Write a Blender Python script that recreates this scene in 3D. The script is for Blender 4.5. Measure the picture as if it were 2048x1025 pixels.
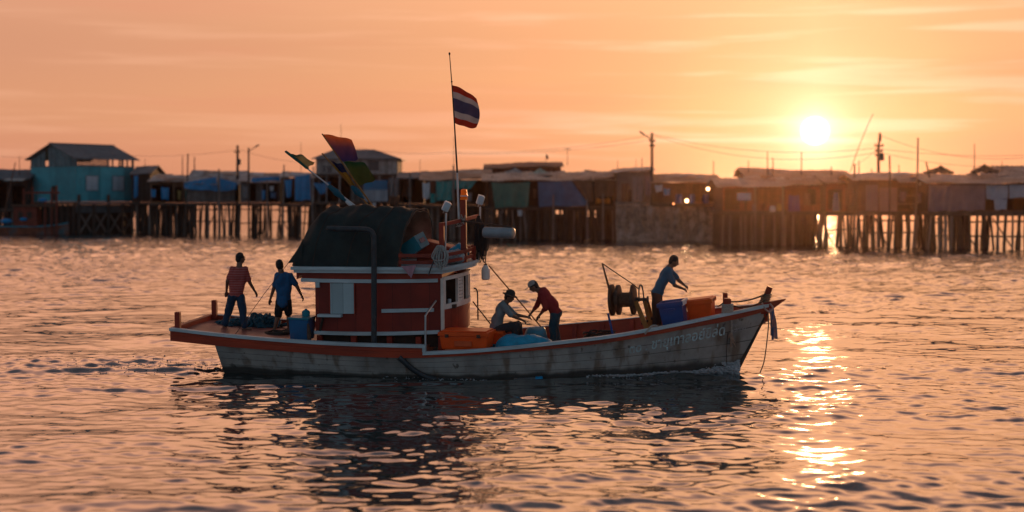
import bpy, bmesh, math, random
import numpy as np
from mathutils import Vector, Matrix

for _o in list(bpy.data.objects):
    bpy.data.objects.remove(_o, do_unlink=True)
SC = bpy.context.scene
COL = SC.collection
R = math.radians

# ------------------------------------------------------------------ camera
F, YH, CAMH = 2912.0, 405.0, 3.85          # focal length in photo pixels, horizon row, eye height (m)
cd = bpy.data.cameras.new('camera')
cam = bpy.data.objects.new('camera', cd); COL.objects.link(cam)
cam.location = (0, 0, CAMH); cam.rotation_euler = (R(90), 0, 0)
cd.sensor_width = 36.0; cd.lens = 36.0 * F / 2048.0
cd.shift_y = -(512.5 - YH) / 2048.0
cd.clip_start = 0.5; cd.clip_end = 20000
cd.dof.use_dof = True; cd.dof.focus_distance = 32.0; cd.dof.aperture_fstop = 0.62
SC.camera = cam
SC.view_settings.view_transform = 'Standard'
SC.view_settings.look = 'None'
SC.view_settings.exposure = 0.0
SC.view_settings.gamma = 1.0
try:
    SC.cycles.max_bounces = 6; SC.cycles.glossy_bounces = 4; SC.cycles.volume_bounces = 0
    SC.cycles.sample_clamp_indirect = 6.0; SC.cycles.sample_clamp_direct = 20.0
    SC.cycles.use_denoising = True
except Exception:
    pass

# ------------------------------------------------------------------ world: evening sky
SUN_AZ, SUN_EL = math.atan2(1630 - 1024, F), math.atan2(YH - 265, F)
SV = Vector((math.sin(SUN_AZ) * math.cos(SUN_EL), math.cos(SUN_AZ) * math.cos(SUN_EL), math.sin(SUN_EL)))
world = bpy.data.worlds.new('World'); SC.world = world; world.use_nodes = True
wt = world.node_tree; wt.nodes.clear()
def WN(t, **k):
    n = wt.nodes.new(t)
    for a, b in k.items(): setattr(n, a, b)
    return n
def wl(a, b): wt.links.new(a, b)
def wmath(op, a, b=None, c=None, clamp=False):
    n = WN('ShaderNodeMath', operation=op); n.use_clamp = clamp
    for i, x in enumerate((a, b, c)):
        if x is None: continue
        if isinstance(x, (int, float)): n.inputs[i].default_value = x
        else: wl(x, n.inputs[i])
    return n.outputs[0]
def wmix(fac, a, b, blend='MIX'):
    n = WN('ShaderNodeMix', data_type='RGBA', blend_type=blend)
    for sock, x in ((n.inputs[0], fac), (n.inputs[6], a), (n.inputs[7], b)):
        if isinstance(x, (int, float)): sock.default_value = x
        elif isinstance(x, tuple): sock.default_value = (*x, 1)
        else: wl(x, sock)
    return n.outputs[2]
def wramp(fac, stops, interp='LINEAR'):
    n = WN('ShaderNodeValToRGB'); cr = n.color_ramp; cr.interpolation = interp
    while len(cr.elements) < len(stops): cr.elements.new(0.5)
    for e, (p, c) in zip(cr.elements, stops): e.position = p; e.color = (*c, 1)
    wl(fac, n.inputs[0]); return n.outputs[0]
def wsmooth(x, lo, hi):
    n = WN('ShaderNodeMapRange', interpolation_type='SMOOTHSTEP')
    wl(x, n.inputs[0]); n.inputs[1].default_value = lo; n.inputs[2].default_value = hi
    return n.outputs[0]
tc = WN('ShaderNodeTexCoord'); sep = WN('ShaderNodeSeparateXYZ'); wl(tc.outputs['Generated'], sep.inputs[0])
dx, dy, dz = sep.outputs
el = wmath('MAXIMUM', dz, 0.0)
dot = WN('ShaderNodeVectorMath', operation='DOT_PRODUCT'); wl(tc.outputs['Generated'], dot.inputs[0]); dot.inputs[1].default_value = SV
ang = wmath('ARCCOSINE', wmath('MINIMUM', dot.outputs['Value'], 1.0))
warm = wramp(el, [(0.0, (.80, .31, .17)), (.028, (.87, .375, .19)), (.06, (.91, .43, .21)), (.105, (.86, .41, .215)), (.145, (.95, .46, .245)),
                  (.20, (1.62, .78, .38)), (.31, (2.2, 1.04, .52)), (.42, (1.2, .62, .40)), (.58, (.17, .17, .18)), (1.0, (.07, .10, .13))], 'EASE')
cool = wramp(el, [(0.0, (.25, .315, .34)), (.2, (.29, .385, .42)), (.5, (.20, .295, .335)), (1.0, (.07, .10, .13))])
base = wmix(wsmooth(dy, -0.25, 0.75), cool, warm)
# duller and pinker away from the sun's side
base = wmix(wmath('MULTIPLY', wsmooth(ang, 0.12, 0.62), 0.85), base, (.82, .78, .92), 'MULTIPLY')
# thin streaks of cloud
mp = WN('ShaderNodeMapping'); wl(tc.outputs['Generated'], mp.inputs[0]); mp.inputs['Scale'].default_value = (3.2, 1.0, 58.0)
mp.inputs['Rotation'].default_value = (0, R(-1.2), 0)
nz = WN('ShaderNodeTexNoise'); wl(mp.outputs[0], nz.inputs[0]); nz.inputs['Scale'].default_value = 1.55; nz.inputs['Detail'].default_value = 5; nz.inputs['Roughness'].default_value = .52; nz.inputs['Distortion'].default_value = .35
streak = wsmooth(nz.outputs[0], .51, .68)
streak = wmath('MULTIPLY', streak, wsmooth(dy, .3, .8))
near_sun = wmath('SUBTRACT', 1.0, wsmooth(ang, .03, .36))
base = wmix(wmath('MULTIPLY', streak, wmath('ADD', .22, wmath('MULTIPLY', near_sun, .70))), base, (1.14, .62, .40))
mp2 = WN('ShaderNodeMapping'); wl(tc.outputs['Generated'], mp2.inputs[0]); mp2.inputs['Scale'].default_value = (2.2, 1.0, 26.0)
mp2.inputs['Location'].default_value = (3.1, 0, 1.7)
nz2 = WN('ShaderNodeTexNoise'); wl(mp2.outputs[0], nz2.inputs[0]); nz2.inputs['Scale'].default_value = 1.2; nz2.inputs['Detail'].default_value = 4
dark = wmath('MULTIPLY', wsmooth(nz2.outputs[0], .50, .72), wsmooth(dy, .3, .8))
base = wmix(wmath('MULTIPLY', dark, .42), base, (.80, .315, .19))
# glow round the sun, then its disc
def glow(k, w): return wmath('MULTIPLY', wmath('EXPONENT', wmath('MULTIPLY', ang, -1.0 / w)), k)
def wscale(col, val):
    n = WN('ShaderNodeVectorMath', operation='SCALE'); n.inputs[0].default_value = col; wl(val, n.inputs['Scale']); return n.outputs[0]
def wadd(a, b):
    n = WN('ShaderNodeVectorMath', operation='ADD'); wl(a, n.inputs[0]); wl(b, n.inputs[1]); return n.outputs[0]
base = wadd(base, wscale((1.0, .48, .22), glow(.16, .11)))
base = wadd(base, wscale((1.0, .60, .38), glow(.72, .030)))
base = wadd(base, wscale((1.0, .80, .62), glow(1.6, .0085)))
base = wadd(base, wscale((1.0, .40, .15), glow(.12, .22)))
azd = wmath('ABSOLUTE', wmath('SUBTRACT', wmath('ARCTAN2', dx, dy), SUN_AZ))
pillar = wmath('MULTIPLY', wmath('EXPONENT', wmath('MULTIPLY', azd, -1/.075)), wmath('EXPONENT', wmath('MULTIPLY', el, -1/.30)))
base = wadd(base, wscale((1.0, .48, .28), wmath('MULTIPLY', pillar, .42)))
disc = wmath('SUBTRACT', 1.0, wsmooth(ang, .0076, .0098))
base = wadd(base, wscale((9.0, 6.6, 3.4), disc))
sky = WN('ShaderNodeTexSky', sky_type='NISHITA'); sky.sun_disc = False; sky.sun_elevation = SUN_EL; sky.sun_rotation = SUN_AZ
sky.dust_density = 4.0; sky.air_density = 1.5
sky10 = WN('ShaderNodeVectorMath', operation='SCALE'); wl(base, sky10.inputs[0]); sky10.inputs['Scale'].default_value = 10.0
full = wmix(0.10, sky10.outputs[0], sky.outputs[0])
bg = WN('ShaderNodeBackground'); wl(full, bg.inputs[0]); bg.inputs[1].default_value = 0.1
wo = WN('ShaderNodeOutputWorld'); wl(bg.outputs[0], wo.inputs[0])

# ------------------------------------------------------------------ sun lamp
sd = bpy.data.lights.new('sun', 'SUN'); sun = bpy.data.objects.new('sun', sd); COL.objects.link(sun)
sd.energy = 2.5; sd.angle = R(0.6); sd.color = (1.0, .50, .22)
LAMP_EL = R(3.9)
sun.rotation_euler = Vector((-math.sin(SUN_AZ) * math.cos(LAMP_EL), -math.cos(SUN_AZ) * math.cos(LAMP_EL), -math.sin(LAMP_EL))).to_track_quat('-Z', 'Y').to_euler()

# ------------------------------------------------------------------ placing: the boat's own frame (u forward, v to the far side, w up)
TH = R(9.0)
BC = Vector((0.0, 33.0, 0.0))
AU = Vector((math.cos(TH), -math.sin(TH), 0)); AV0 = Vector((math.sin(TH), math.cos(TH), 0)); HEEL = R(2.8)      # heeled a little towards us
AV = AV0*math.cos(HEEL) + Vector((0, 0, math.sin(HEEL))); AW = Vector((0, 0, math.cos(HEEL))) - AV0*math.sin(HEEL)
BROT = Matrix((AU, AV, AW)).transposed().to_euler()
EYE = Vector((0, 0, CAMH))
def ray(px, py): return Vector(((px - 1024) / F, 1.0, -(py - YH) / F))
def at(px, py, Y):
    return EYE + ray(px, py) * Y
def _loc(P):
    D = P - BC; return (D.dot(AU), D.dot(AV), D.dot(AW))
def pv(px, py, v):
    d = ray(px, py); t = (v - (EYE - BC).dot(AV)) / d.dot(AV); return _loc(EYE + d * t)
def pw(px, py, w):
    d = ray(px, py); t = (w - (EYE - BC).dot(AW)) / d.dot(AW); return _loc(EYE + d * t)
def b2w(p): return BC + AU * p[0] + AV * p[1] + AW * p[2]
def shoreY(px):
    wlp = np.interp(px, [0, 300, 600, 1000, 1230, 1440, 1500, 2048], [468, 468, 472, 480, 482, 483, 490, 500])
    return F * CAMH / (wlp - YH)

# ------------------------------------------------------------------ materials
MATS = {}
def mat(name, col, rough=.7, var=.35, scale=3.0, bump=.15, metal=0.0, stretch=(1, 1, 1), spec=.35, seams=None, seam_axis=0, seam_w=.06, trans=0.0, dirt=None, emis=None):
    if name in MATS: return MATS[name]
    m = bpy.data.materials.new(name); m.use_nodes = True; nt = m.node_tree; N = nt.nodes; L = nt.links
    b = N['Principled BSDF']; b.inputs['Roughness'].default_value = rough; b.inputs['Metallic'].default_value = metal
    b.inputs['Specular IOR Level'].default_value = spec
    t = N.new('ShaderNodeTexCoord'); mp = N.new('ShaderNodeMapping'); L.new(t.outputs['Object'], mp.inputs[0]); mp.inputs['Scale'].default_value = stretch
    n1 = N.new('ShaderNodeTexNoise'); L.new(mp.outputs[0], n1.inputs[0]); n1.inputs['Scale'].default_value = scale; n1.inputs['Detail'].default_value = 6; n1.inputs['Roughness'].default_value = .62
    cr = N.new('ShaderNodeValToRGB'); L.new(n1.outputs[0], cr.inputs[0])
    lo = tuple(c * (1 - var) for c in col); hi = tuple(min(1, c * (1 + var * .8)) for c in col)
    cr.color_ramp.elements[0].position = .32; cr.color_ramp.elements[0].color = (*lo, 1)
    cr.color_ramp.elements[1].position = .68; cr.color_ramp.elements[1].color = (*hi, 1)
    out = cr.outputs[0]; height = n1.outputs[0]
    if dirt:
        n2 = N.new('ShaderNodeTexNoise'); L.new(mp.outputs[0], n2.inputs[0]); n2.inputs['Scale'].default_value = scale * .45; n2.inputs['Detail'].default_value = 7
        r2 = N.new('ShaderNodeMapRange'); L.new(n2.outputs[0], r2.inputs[0]); r2.inputs[1].default_value = .50; r2.inputs[2].default_value = .70
        mx = N.new('ShaderNodeMix'); mx.data_type = 'RGBA'; L.new(r2.outputs[0], mx.inputs[0]); L.new(out, mx.inputs[6]); mx.inputs[7].default_value = (*dirt, 1); out = mx.outputs[2]
    if seams:
        sp = N.new('ShaderNodeSeparateXYZ'); L.new(t.outputs['Object'], sp.inputs[0])
        mm = N.new('ShaderNodeMath'); mm.operation = 'MULTIPLY'; L.new(sp.outputs[seam_axis], mm.inputs[0]); mm.inputs[1].default_value = 1.0 / seams
        fr = N.new('ShaderNodeMath'); fr.operation = 'FRACT'; L.new(mm.outputs[0], fr.inputs[0])
        fl = N.new('ShaderNodeMath'); fl.operation = 'FLOOR'; L.new(mm.outputs[0], fl.inputs[0])
        wn = N.new('ShaderNodeTexWhiteNoise'); wn.noise_dimensions = '1D'; L.new(fl.outputs[0], wn.inputs['W'])
        vr = N.new('ShaderNodeMapRange'); L.new(wn.outputs[0], vr.inputs[0]); vr.inputs[3].default_value = .72; vr.inputs[4].default_value = 1.15
        lt = N.new('ShaderNodeMath'); lt.operation = 'GREATER_THAN'; L.new(fr.outputs[0], lt.inputs[0]); lt.inputs[1].default_value = seam_w
        fa = N.new('ShaderNodeMath'); fa.operation = 'MULTIPLY'; L.new(vr.outputs[0], fa.inputs[0])
        ad = N.new('ShaderNodeMapRange'); L.new(lt.outputs[0], ad.inputs[0]); ad.inputs[3].default_value = .3; ad.inputs[4].default_value = 1
        L.new(ad.outputs[0], fa.inputs[1])
        sc = N.new('ShaderNodeVectorMath'); sc.operation = 'SCALE'; L.new(out, sc.inputs[0]); L.new(fa.outputs[0], sc.inputs['Scale']); out = sc.outputs[0]
        h2 = N.new('ShaderNodeMath'); h2.operation = 'ADD'; L.new(height, h2.inputs[0]); L.new(lt.outputs[0], h2.inputs[1]); height = h2.outputs[0]
    L.new(out, b.inputs['Base Color'])
    if bump:
        bp = N.new('ShaderNodeBump'); bp.inputs['Strength'].default_value = bump; bp.inputs['Distance'].default_value = .03
        L.new(height, bp.inputs['Height']); L.new(bp.outputs[0], b.inputs['Normal'])
    if trans:
        tl = N.new('ShaderNodeBsdfTranslucent'); L.new(out, tl.inputs[0]); ms = N.new('ShaderNodeMixShader'); ms.inputs[0].default_value = trans
        L.new(b.outputs[0], ms.inputs[1]); L.new(tl.outputs[0], ms.inputs[2]); L.new(ms.outputs[0], N['Material Output'].inputs[0])
    if emis:
        b.inputs['Emission Color'].default_value = (*emis[0], 1); b.inputs['Emission Strength'].default_value = emis[1]
    MATS[name] = m
    return m

# ------------------------------------------------------------------ mesh builder
def V3(p): return Vector((p[0], p[1], p[2]))
class MB:
    def __init__(s): s.v = []; s.f = []; s.attr = None
    def add(s, vs, fs):
        o = len(s.v); s.v += [tuple(p) for p in vs]; s.f += [tuple(i + o for i in f) for f in fs]; return s
    def box(s, a, b):
        x0, y0, z0 = (min(a[i], b[i]) for i in range(3)); x1, y1, z1 = (max(a[i], b[i]) for i in range(3))
        return s.add([(x0,y0,z0),(x1,y0,z0),(x1,y1,z0),(x0,y1,z0),(x0,y0,z1),(x1,y0,z1),(x1,y1,z1),(x0,y1,z1)],
                     [(0,3,2,1),(4,5,6,7),(0,1,5,4),(1,2,6,5),(2,3,7,6),(3,0,4,7)])
    def hexa(s, lo, hi):      # two rings of four points
        return s.add(list(lo) + list(hi), [(3,2,1,0),(4,5,6,7),(0,1,5,4),(1,2,6,5),(2,3,7,6),(3,0,4,7)])
    def obox(s, c, ax, ay, az):  # centre, half-axis vectors
        c = V3(c); ax = V3(ax); ay = V3(ay); az = V3(az)
        lo = [c-ax-ay-az, c+ax-ay-az, c+ax+ay-az, c-ax+ay-az]; hi = [p + az*2 for p in lo]
        return s.hexa(lo, hi)
    def beam(s, p, q, w, h=None, up=(0,0,1)):
        h = h or w; p = V3(p); q = V3(q); d = (q - p); L_ = d.length; d.normalize(); up = V3(up)
        if abs(d.dot(up)) > .95: up = Vector((1,0,0))
        x = d.cross(up).normalized(); z = x.cross(d)
        return s.obox((p+q)/2, x*w/2, d*L_/2, z*h/2)
    def tube(s, pts, r, n=8, cap=True):
        pts = [V3(p) for p in pts]; m = len(pts)
        rs = list(r) if isinstance(r, (list, tuple)) else [r]*m
        T = []
        for i in range(m):
            d = pts[min(i+1, m-1)] - pts[max(i-1, 0)]
            T.append(d.normalized() if d.length > 1e-9 else Vector((0,0,1)))
        up = Vector((0,0,1)) if abs(T[0].z) < .9 else Vector((1,0,0))
        x = T[0].cross(up).normalized(); vs = []; fs = []
        for i in range(m):
            x = (x - T[i]*x.dot(T[i])).normalized(); y = T[i].cross(x)
            for k in range(n):
                a = 2*math.pi*k/n; vs.append(pts[i] + (x*math.cos(a) + y*math.sin(a))*rs[i])
        for i in range(m-1):
            for k in range(n):
                a = i*n+k; b = i*n+(k+1) % n; fs.append((a, b, b+n, a+n))
        if cap: fs.append(tuple(range(n-1, -1, -1))); fs.append(tuple((m-1)*n + k for k in range(n)))
        return s.add(vs, fs)
    def lathe(s, c, axis, prof, n=20):   # prof: (distance along axis, radius)
        c = V3(c); d = V3(axis).normalized(); up = Vector((0,0,1)) if abs(d.z) < .9 else Vector((1,0,0))
        x = d.cross(up).normalized(); y = d.cross(x); vs = []; fs = []
        for (t, r) in prof:
            for k in range(n):
                a = 2*math.pi*k/n; vs.append(c + d*t + (x*math.cos(a)+y*math.sin(a))*max(r, 1e-4))
        m = len(prof)
        for i in range(m-1):
            for k in range(n):
                a = i*n+k; b = i*n+(k+1) % n; fs.append((a, b, b+n, a+n))
        fs.append(tuple(range(n-1, -1, -1))); fs.append(tuple((m-1)*n+k for k in range(n)))
        return s.add(vs, fs)
    def ell(s, c, ax, ay, az, n=14, m=9):    # ellipsoid with half-axis vectors
        c = V3(c); ax = V3(ax); ay = V3(ay); az = V3(az); vs = []; fs = []
        for j in range(1, m):
            t = math.pi*j/m
            for i in range(n):
                a = 2*math.pi*i/n; vs.append(c + ax*(math.sin(t)*math.cos(a)) + ay*(math.sin(t)*math.sin(a)) + az*math.cos(t))
        top = len(vs); vs.append(c+az); vs.append(c-az)
        for j in range(m-2):
            for i in range(n):
                a = j*n+i; b = j*n+(i+1) % n; fs.append((a, a+n, b+n, b))
        for i in range(n):
            fs.append((top, i, (i+1) % n)); k = (m-2)*n; fs.append((top+1, k+(i+1) % n, k+i))
        return s.add(vs, fs)
    def loft(s, rings, closed=False, capends=True):
        n = len(rings[0]); vs = [p for r_ in rings for p in r_]; fs = []
        for i in range(len(rings)-1):
            for k in range(n if closed else n-1):
                a = i*n+k; b = i*n+(k+1) % n; fs.append((a, b, b+n, a+n))
        if closed and capends: fs.append(tuple(range(n-1, -1, -1))); fs.append(tuple((len(rings)-1)*n+k for k in range(n)))
        return s.add(vs, fs)
    def sheet(s, fn, nu, nv, th=.02):     # thin cloth or sheet with real thickness
        P = [[V3(fn(i/nu, j/nv)) for i in range(nu+1)] for j in range(nv+1)]
        top = []; bot = []
        for j in range(nv+1):
            for i in range(nu+1):
                du = P[j][min(i+1,nu)] - P[j][max(i-1,0)]; dv = P[min(j+1,nv)][i] - P[max(j-1,0)][i]
                n = du.cross(dv); n = n.normalized() if n.length > 1e-9 else Vector((0,1,0))
                top.append(P[j][i] + n*th/2); bot.append(P[j][i] - n*th/2)
        W = nu+1; K = len(top); fs = []
        for j in range(nv):
            for i in range(nu):
                a = j*W+i; fs.append((a, a+1, a+1+W, a+W)); fs.append((K+a+W, K+a+1+W, K+a+1, K+a))
        edge = [i for i in range(W)] + [j*W+nu for j in range(1, nv+1)] + [nv*W+i for i in range(nu-1, -1, -1)] + [j*W for j in range(nv-1, 0, -1)]
        for k in range(len(edge)):
            a = edge[k]; b = edge[(k+1) % len(edge)]; fs.append((b, a, K+a, K+b))
        return s.add(top+bot, fs)
    def prism(s, poly, w0, w1):          # plan polygon (x, y), extruded in z
        n = len(poly); vs = [(p[0], p[1], w0) for p in poly] + [(p[0], p[1], w1) for p in poly]
        return s.add(vs, [tuple(range(n-1, -1, -1)), tuple(range(n, 2*n))] + [(i, (i+1) % n, n+(i+1) % n, n+i) for i in range(n)])
    def capsule(s, p, q, r0, r1=None, n=12):
        r1 = r0 if r1 is None else r1; p = V3(p); q = V3(q); d = (q-p); L_ = d.length
        d = d.normalized() if L_ > 1e-6 else Vector((0,0,1))
        prof = []
        for k in range(5): a = math.pi/2*(1-k/4); prof.append((-r0*math.sin(a), r0*math.cos(a)))
        for k in range(5): a = math.pi/2*k/4; prof.append((L_+r1*math.sin(a), r1*math.cos(a)))
        return s.lathe(p, d, prof, n)
    def mesh(s, name, m=None, smooth=False, off=(0,0,0), ang=40):
        me = bpy.data.meshes.new(name); o = off
        me.from_pydata([(p[0]-o[0], p[1]-o[1], p[2]-o[2]) for p in s.v], [], s.f)
        bm = bmesh.new(); bm.from_mesh(me); bmesh.ops.recalc_face_normals(bm, faces=bm.faces); bm.to_mesh(me); bm.free()
        if m: me.materials.append(m)
        if s.attr is not None:
            at_ = me.attributes.new(s.attr[0], 'FLOAT', 'POINT'); at_.data.foreach_set('value', s.attr[1])
        if smooth:
            me.polygons.foreach_set('use_smooth', [True]*len(me.polygons)); me.set_sharp_from_angle(angle=R(ang))
        me.update(); return me

BASE = {}
def tag(o, label, cat, group=None, kind=None):
    if label: o['label'] = label
    if cat: o['category'] = cat
    if group: o['group'] = group
    if kind: o['kind'] = kind
def root(name, label, cat, base, frame='world', group=None):
    o = bpy.data.objects.new(name, None); COL.objects.link(o); o.empty_display_size = .2
    if frame == 'boat': o.location = b2w(base); o.rotation_euler = BROT
    else: o.location = base
    BASE[o.name] = tuple(base); tag(o, label, cat, group); return o
def add(par, name, mb, m, smooth=False, label=None, ang=40, under=None, bevel=0):
    o = bpy.data.objects.new(name, mb.mesh(name, m, smooth, BASE[par.name], ang)); COL.objects.link(o); o.parent = under or par
    if label: o['label'] = label
    if bevel:
        bv = o.modifiers.new('bevel', 'BEVEL'); bv.width = bevel; bv.segments = 2; bv.limit_method = 'ANGLE'
    return o
def solo(name, label, cat, mb, m, base, frame='world', group=None, smooth=False, kind=None, ang=40, bevel=0):
    o = bpy.data.objects.new(name, mb.mesh(name, m, smooth, base, ang)); COL.objects.link(o)
    if frame == 'boat': o.location = b2w(base); o.rotation_euler = BROT
    else: o.location = base
    tag(o, label, cat, group, kind)
    if bevel:
        bv = o.modifiers.new('bevel', 'BEVEL'); bv.width = bevel; bv.segments = 2; bv.limit_method = 'ANGLE'
    return o
def curve(pts, n=12):                   # Catmull-Rom through points
    P = [V3(p) for p in pts]; out = []
    for i in range(len(P)-1):
        a = P[max(i-1, 0)]; b = P[i]; c = P[i+1]; d = P[min(i+2, len(P)-1)]
        for k in range(n):
            t = k/n; out.append(.5*((2*b) + (c-a)*t + (2*a-5*b+4*c-d)*t*t + (3*b-a-3*c+d)*t**3))
    out.append(P[-1]); return out
def sag(p, q, drop, n=14):
    p = V3(p); q = V3(q); return [p.lerp(q, k/n) - Vector((0,0,drop*4*(k/n)*(1-k/n))) for k in range(n+1)]
def remesh(mb, vox, name, m, off, smooth_it=3):
    me = mb.mesh(name+'_tmp', None, False, off); ob = bpy.data.objects.new(name+'_tmp', me); COL.objects.link(ob)
    md = ob.modifiers.new('r', 'REMESH'); md.mode = 'VOXEL'; md.voxel_size = vox; md.use_smooth_shade = True
    if smooth_it:
        ms = ob.modifiers.new('s', 'SMOOTH'); ms.iterations = smooth_it; ms.factor = .5
    dg = bpy.context.evaluated_depsgraph_get()
    new = bpy.data.meshes.new_from_object(ob.evaluated_get(dg)); new.name = name
    bpy.data.objects.remove(ob, do_unlink=True); bpy.data.meshes.remove(me)
    new.materials.clear(); new.materials.append(m)
    new.polygons.foreach_set('use_smooth', [True]*len(new.polygons)); return new
def meshobj(name, me, par): 
    o = bpy.data.objects.new(name, me); COL.objects.link(o); o.parent = par; return o
# ------------------------------------------------------------------ water
def wave_tile(L_, N, lmin, lmax, p, slope, seed, aniso):
    rng = np.random.default_rng(seed)
    k = np.fft.fftfreq(N, L_/N)*2*np.pi; KX, KY = np.meshgrid(k, k); K = np.hypot(KX, KY); K[0, 0] = 1
    lam = 2*np.pi/K; win = np.exp(-(lmin/lam)**4)*np.exp(-(lam/lmax)**4)
    c2 = (KY/K)**2; A = K**(-p)*win*np.sqrt(aniso + (1-aniso)*c2**1.5); A[0, 0] = 0
    H = np.fft.ifft2(A*np.exp(2j*np.pi*rng.random((N, N)))).real
    g = np.gradient(H, L_/N); H *= slope/np.sqrt((g[0]**2 + g[1]**2).mean()); return H
def sample(T, L_, X, Y):                # bicubic, so the slopes run smoothly
    N = T.shape[0]; a = (X/L_*N) % N; b = (Y/L_*N) % N; i = np.floor(a).astype(int); j = np.floor(b).astype(int); fx = a-i; fy = b-j
    def w(t): return (.5*(-t**3+2*t*t-t), .5*(3*t**3-5*t*t+2), .5*(-3*t**3+4*t*t+t), .5*(t**3-t*t))
    wx_, wy_ = w(fx), w(fy); out = 0
    for q in range(4):
        jj = (j+q-1) % N; row = 0
        for p in range(4): row = row + wx_[p]*T[jj, (i+p-1) % N]
        out = out + wy_[q]*row
    return out
T1 = wave_tile(41.0, 512, 1.0, 7.0, 2.2, .038, 3, .10)
T2 = wave_tile(13.7, 512, .19, 1.0, 2.1, .096, 8, .09)
T4 = wave_tile(83.0, 256, 5.0, 30.0, 1.6, .1, 17, .5); T4 /= T4.std()
T3 = wave_tile(29.0, 512, .55, 2.0, 2.0, .125, 12, .08)
def water_height(X, Y):
    D = np.hypot(X, Y)
    f2 = 1 - np.clip((D-50)/60, 0, 1)*.6; f1 = 1 - np.clip((D-190)/500, 0, 1)*.95; f3 = np.clip((D-38)/45, 0, 1)*(1 - np.clip((D-190)/300, 0, 1))
    ca, sa = math.cos(.18), math.sin(.18)
    gust = 1 + .42*np.tanh(1.2*sample(T4, 83.0, X*.6+11, Y*1.3))
    h = sample(T1, 41.0, X*ca+Y*sa, Y*ca-X*sa)*f1 + sample(T2, 13.7, X*ca-Y*sa+3.3, Y*ca+X*sa)*f2*gust + sample(T3, 29.0, X*.97+Y*.24+7, Y*.97-X*.24)*f3*(.45+.55*gust)
    h = h + .35*np.clip(h, 0, None)**1.0*np.abs(h)/.04*.25
    # the boat's own waves: chop astern, a low ridge along the side, the calm lee before the hull
    U = X*AU.x + (Y-BC.y)*AU.y; Vv = X*AV.x + (Y-BC.y)*AV.y
    wake = np.exp(-((Vv)/(1.2 + .12*np.clip(-U-6.3, 0, 30)))**2)*np.clip((-U-6.0)/.5, 0, 1)*np.exp(-np.clip(-U-6.3, 0, 40)/9)
    h = h + wake*(sample(T2, 13.7, X*1.25+5, Y*1.15)*3.3)
    lee = np.exp(-((Vv+3.0)/1.9)**2)*np.clip((U+6.5)/1.0, 0, 1)*np.clip((5.6-U)/1.5, 0, 1)
    h = h*(1-.55*lee)
    for (uo, sgn) in ((4.9, -1), (-6.4, -1)):
        dd = Vv - sgn*(.35 + .33*np.clip(uo-U, 0, 60)); beh = np.clip((uo-U)/1.0, 0, 1)*np.exp(-np.clip(uo-U, 0, 60)/14)
        h = h + .115*beh*np.exp(-(dd/.28)**2)*(np.abs(Vv) > .2)
    return h
rows = []; v = 1/7.0
while v > 1/190.0: rows.append(1/v); v -= (0.000036 if 1/v > 52 else 0.000085) if 1/v > 15 else .001
yy = rows[-1]
while yy < 6000: rows.append(yy); yy *= 1.02
rows = np.array(rows); ncol = 1300; tx = np.linspace(-.62, .62, ncol)
GX = rows[:, None]*tx[None, :]; GY = np.repeat(rows[:, None], ncol, 1)
GZ = water_height(GX, GY)
co = np.stack([GX, GY, GZ], -1).reshape(-1, 3).astype(np.float32)
nr = len(rows); idx = np.arange(nr*ncol).reshape(nr, ncol)
quads = np.stack([idx[:-1, :-1], idx[:-1, 1:], idx[1:, 1:], idx[1:, :-1]], -1).reshape(-1, 4)
# plain water outside the fan: behind the camera and to both sides
ex = [(-9000, -400, -.02), (9000, -400, -.02), (9000, 9000, -.3), (-9000, 9000, -.3)]
me = bpy.data.meshes.new('water'); nv_ = len(co)
me.vertices.add(nv_); me.vertices.foreach_set('co', co.ravel())
nq = len(quads); me.loops.add(nq*4); me.polygons.add(nq)
me.loops.foreach_set('vertex_index', quads.ravel().astype(np.int32)); me.polygons.foreach_set('loop_start', np.arange(nq, dtype=np.int32)*4)
me.update(calc_edges=True); me.polygons.foreach_set('use_smooth', np.ones(nq, bool))
wm = bpy.data.materials.new('sea_water'); wm.use_nodes = True; N = wm.node_tree.nodes; L = wm.node_tree.links
b = N['Principled BSDF']; b.inputs['Base Color'].default_value = (.045, .042, .038, 1); b.inputs['Roughness'].default_value = .05
b.inputs['IOR'].default_value = 3.6; b.inputs['Specular IOR Level'].default_value = .5
geo = N.new('ShaderNodeNewGeometry'); mp = N.new('ShaderNodeMapping'); mp.inputs['Scale'].default_value = (1.0, 1.9, 1); L.new(geo.outputs['Position'], mp.inputs[0])
na = N.new('ShaderNodeTexNoise'); na.inputs['Scale'].default_value = 3.6; na.inputs['Detail'].default_value = 3; na.inputs['Roughness'].default_value = .55; L.new(mp.outputs[0], na.inputs[0])
bp = N.new('ShaderNodeBump'); bp.inputs['Strength'].default_value = .6; bp.inputs['Distance'].default_value = .07; L.new(na.outputs[0], bp.inputs['Height']); 
nf = N.new('ShaderNodeTexNoise'); nf.inputs['Scale'].default_value = 1.15; nf.inputs['Detail'].default_value = 3; L.new(mp.outputs[0], nf.inputs[0])
sp_ = N.new('ShaderNodeSeparateXYZ'); L.new(geo.outputs['Position'], sp_.inputs[0]); mr_ = N.new('ShaderNodeMapRange'); mr_.interpolation_type = 'SMOOTHSTEP'; L.new(sp_.outputs[1], mr_.inputs[0])
for k_, x_ in enumerate((44, 92, .0, 1.0)): mr_.inputs[k_+1].default_value = x_
bf_ = N.new('ShaderNodeBump'); bf_.inputs['Distance'].default_value = .10; L.new(mr_.outputs[0], bf_.inputs['Strength']); L.new(nf.outputs[0], bf_.inputs['Height']); 
lw = N.new('ShaderNodeLayerWeight'); lw.inputs[0].default_value = .5; L.new(bf_.outputs[0], lw.inputs['Normal'])
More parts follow.
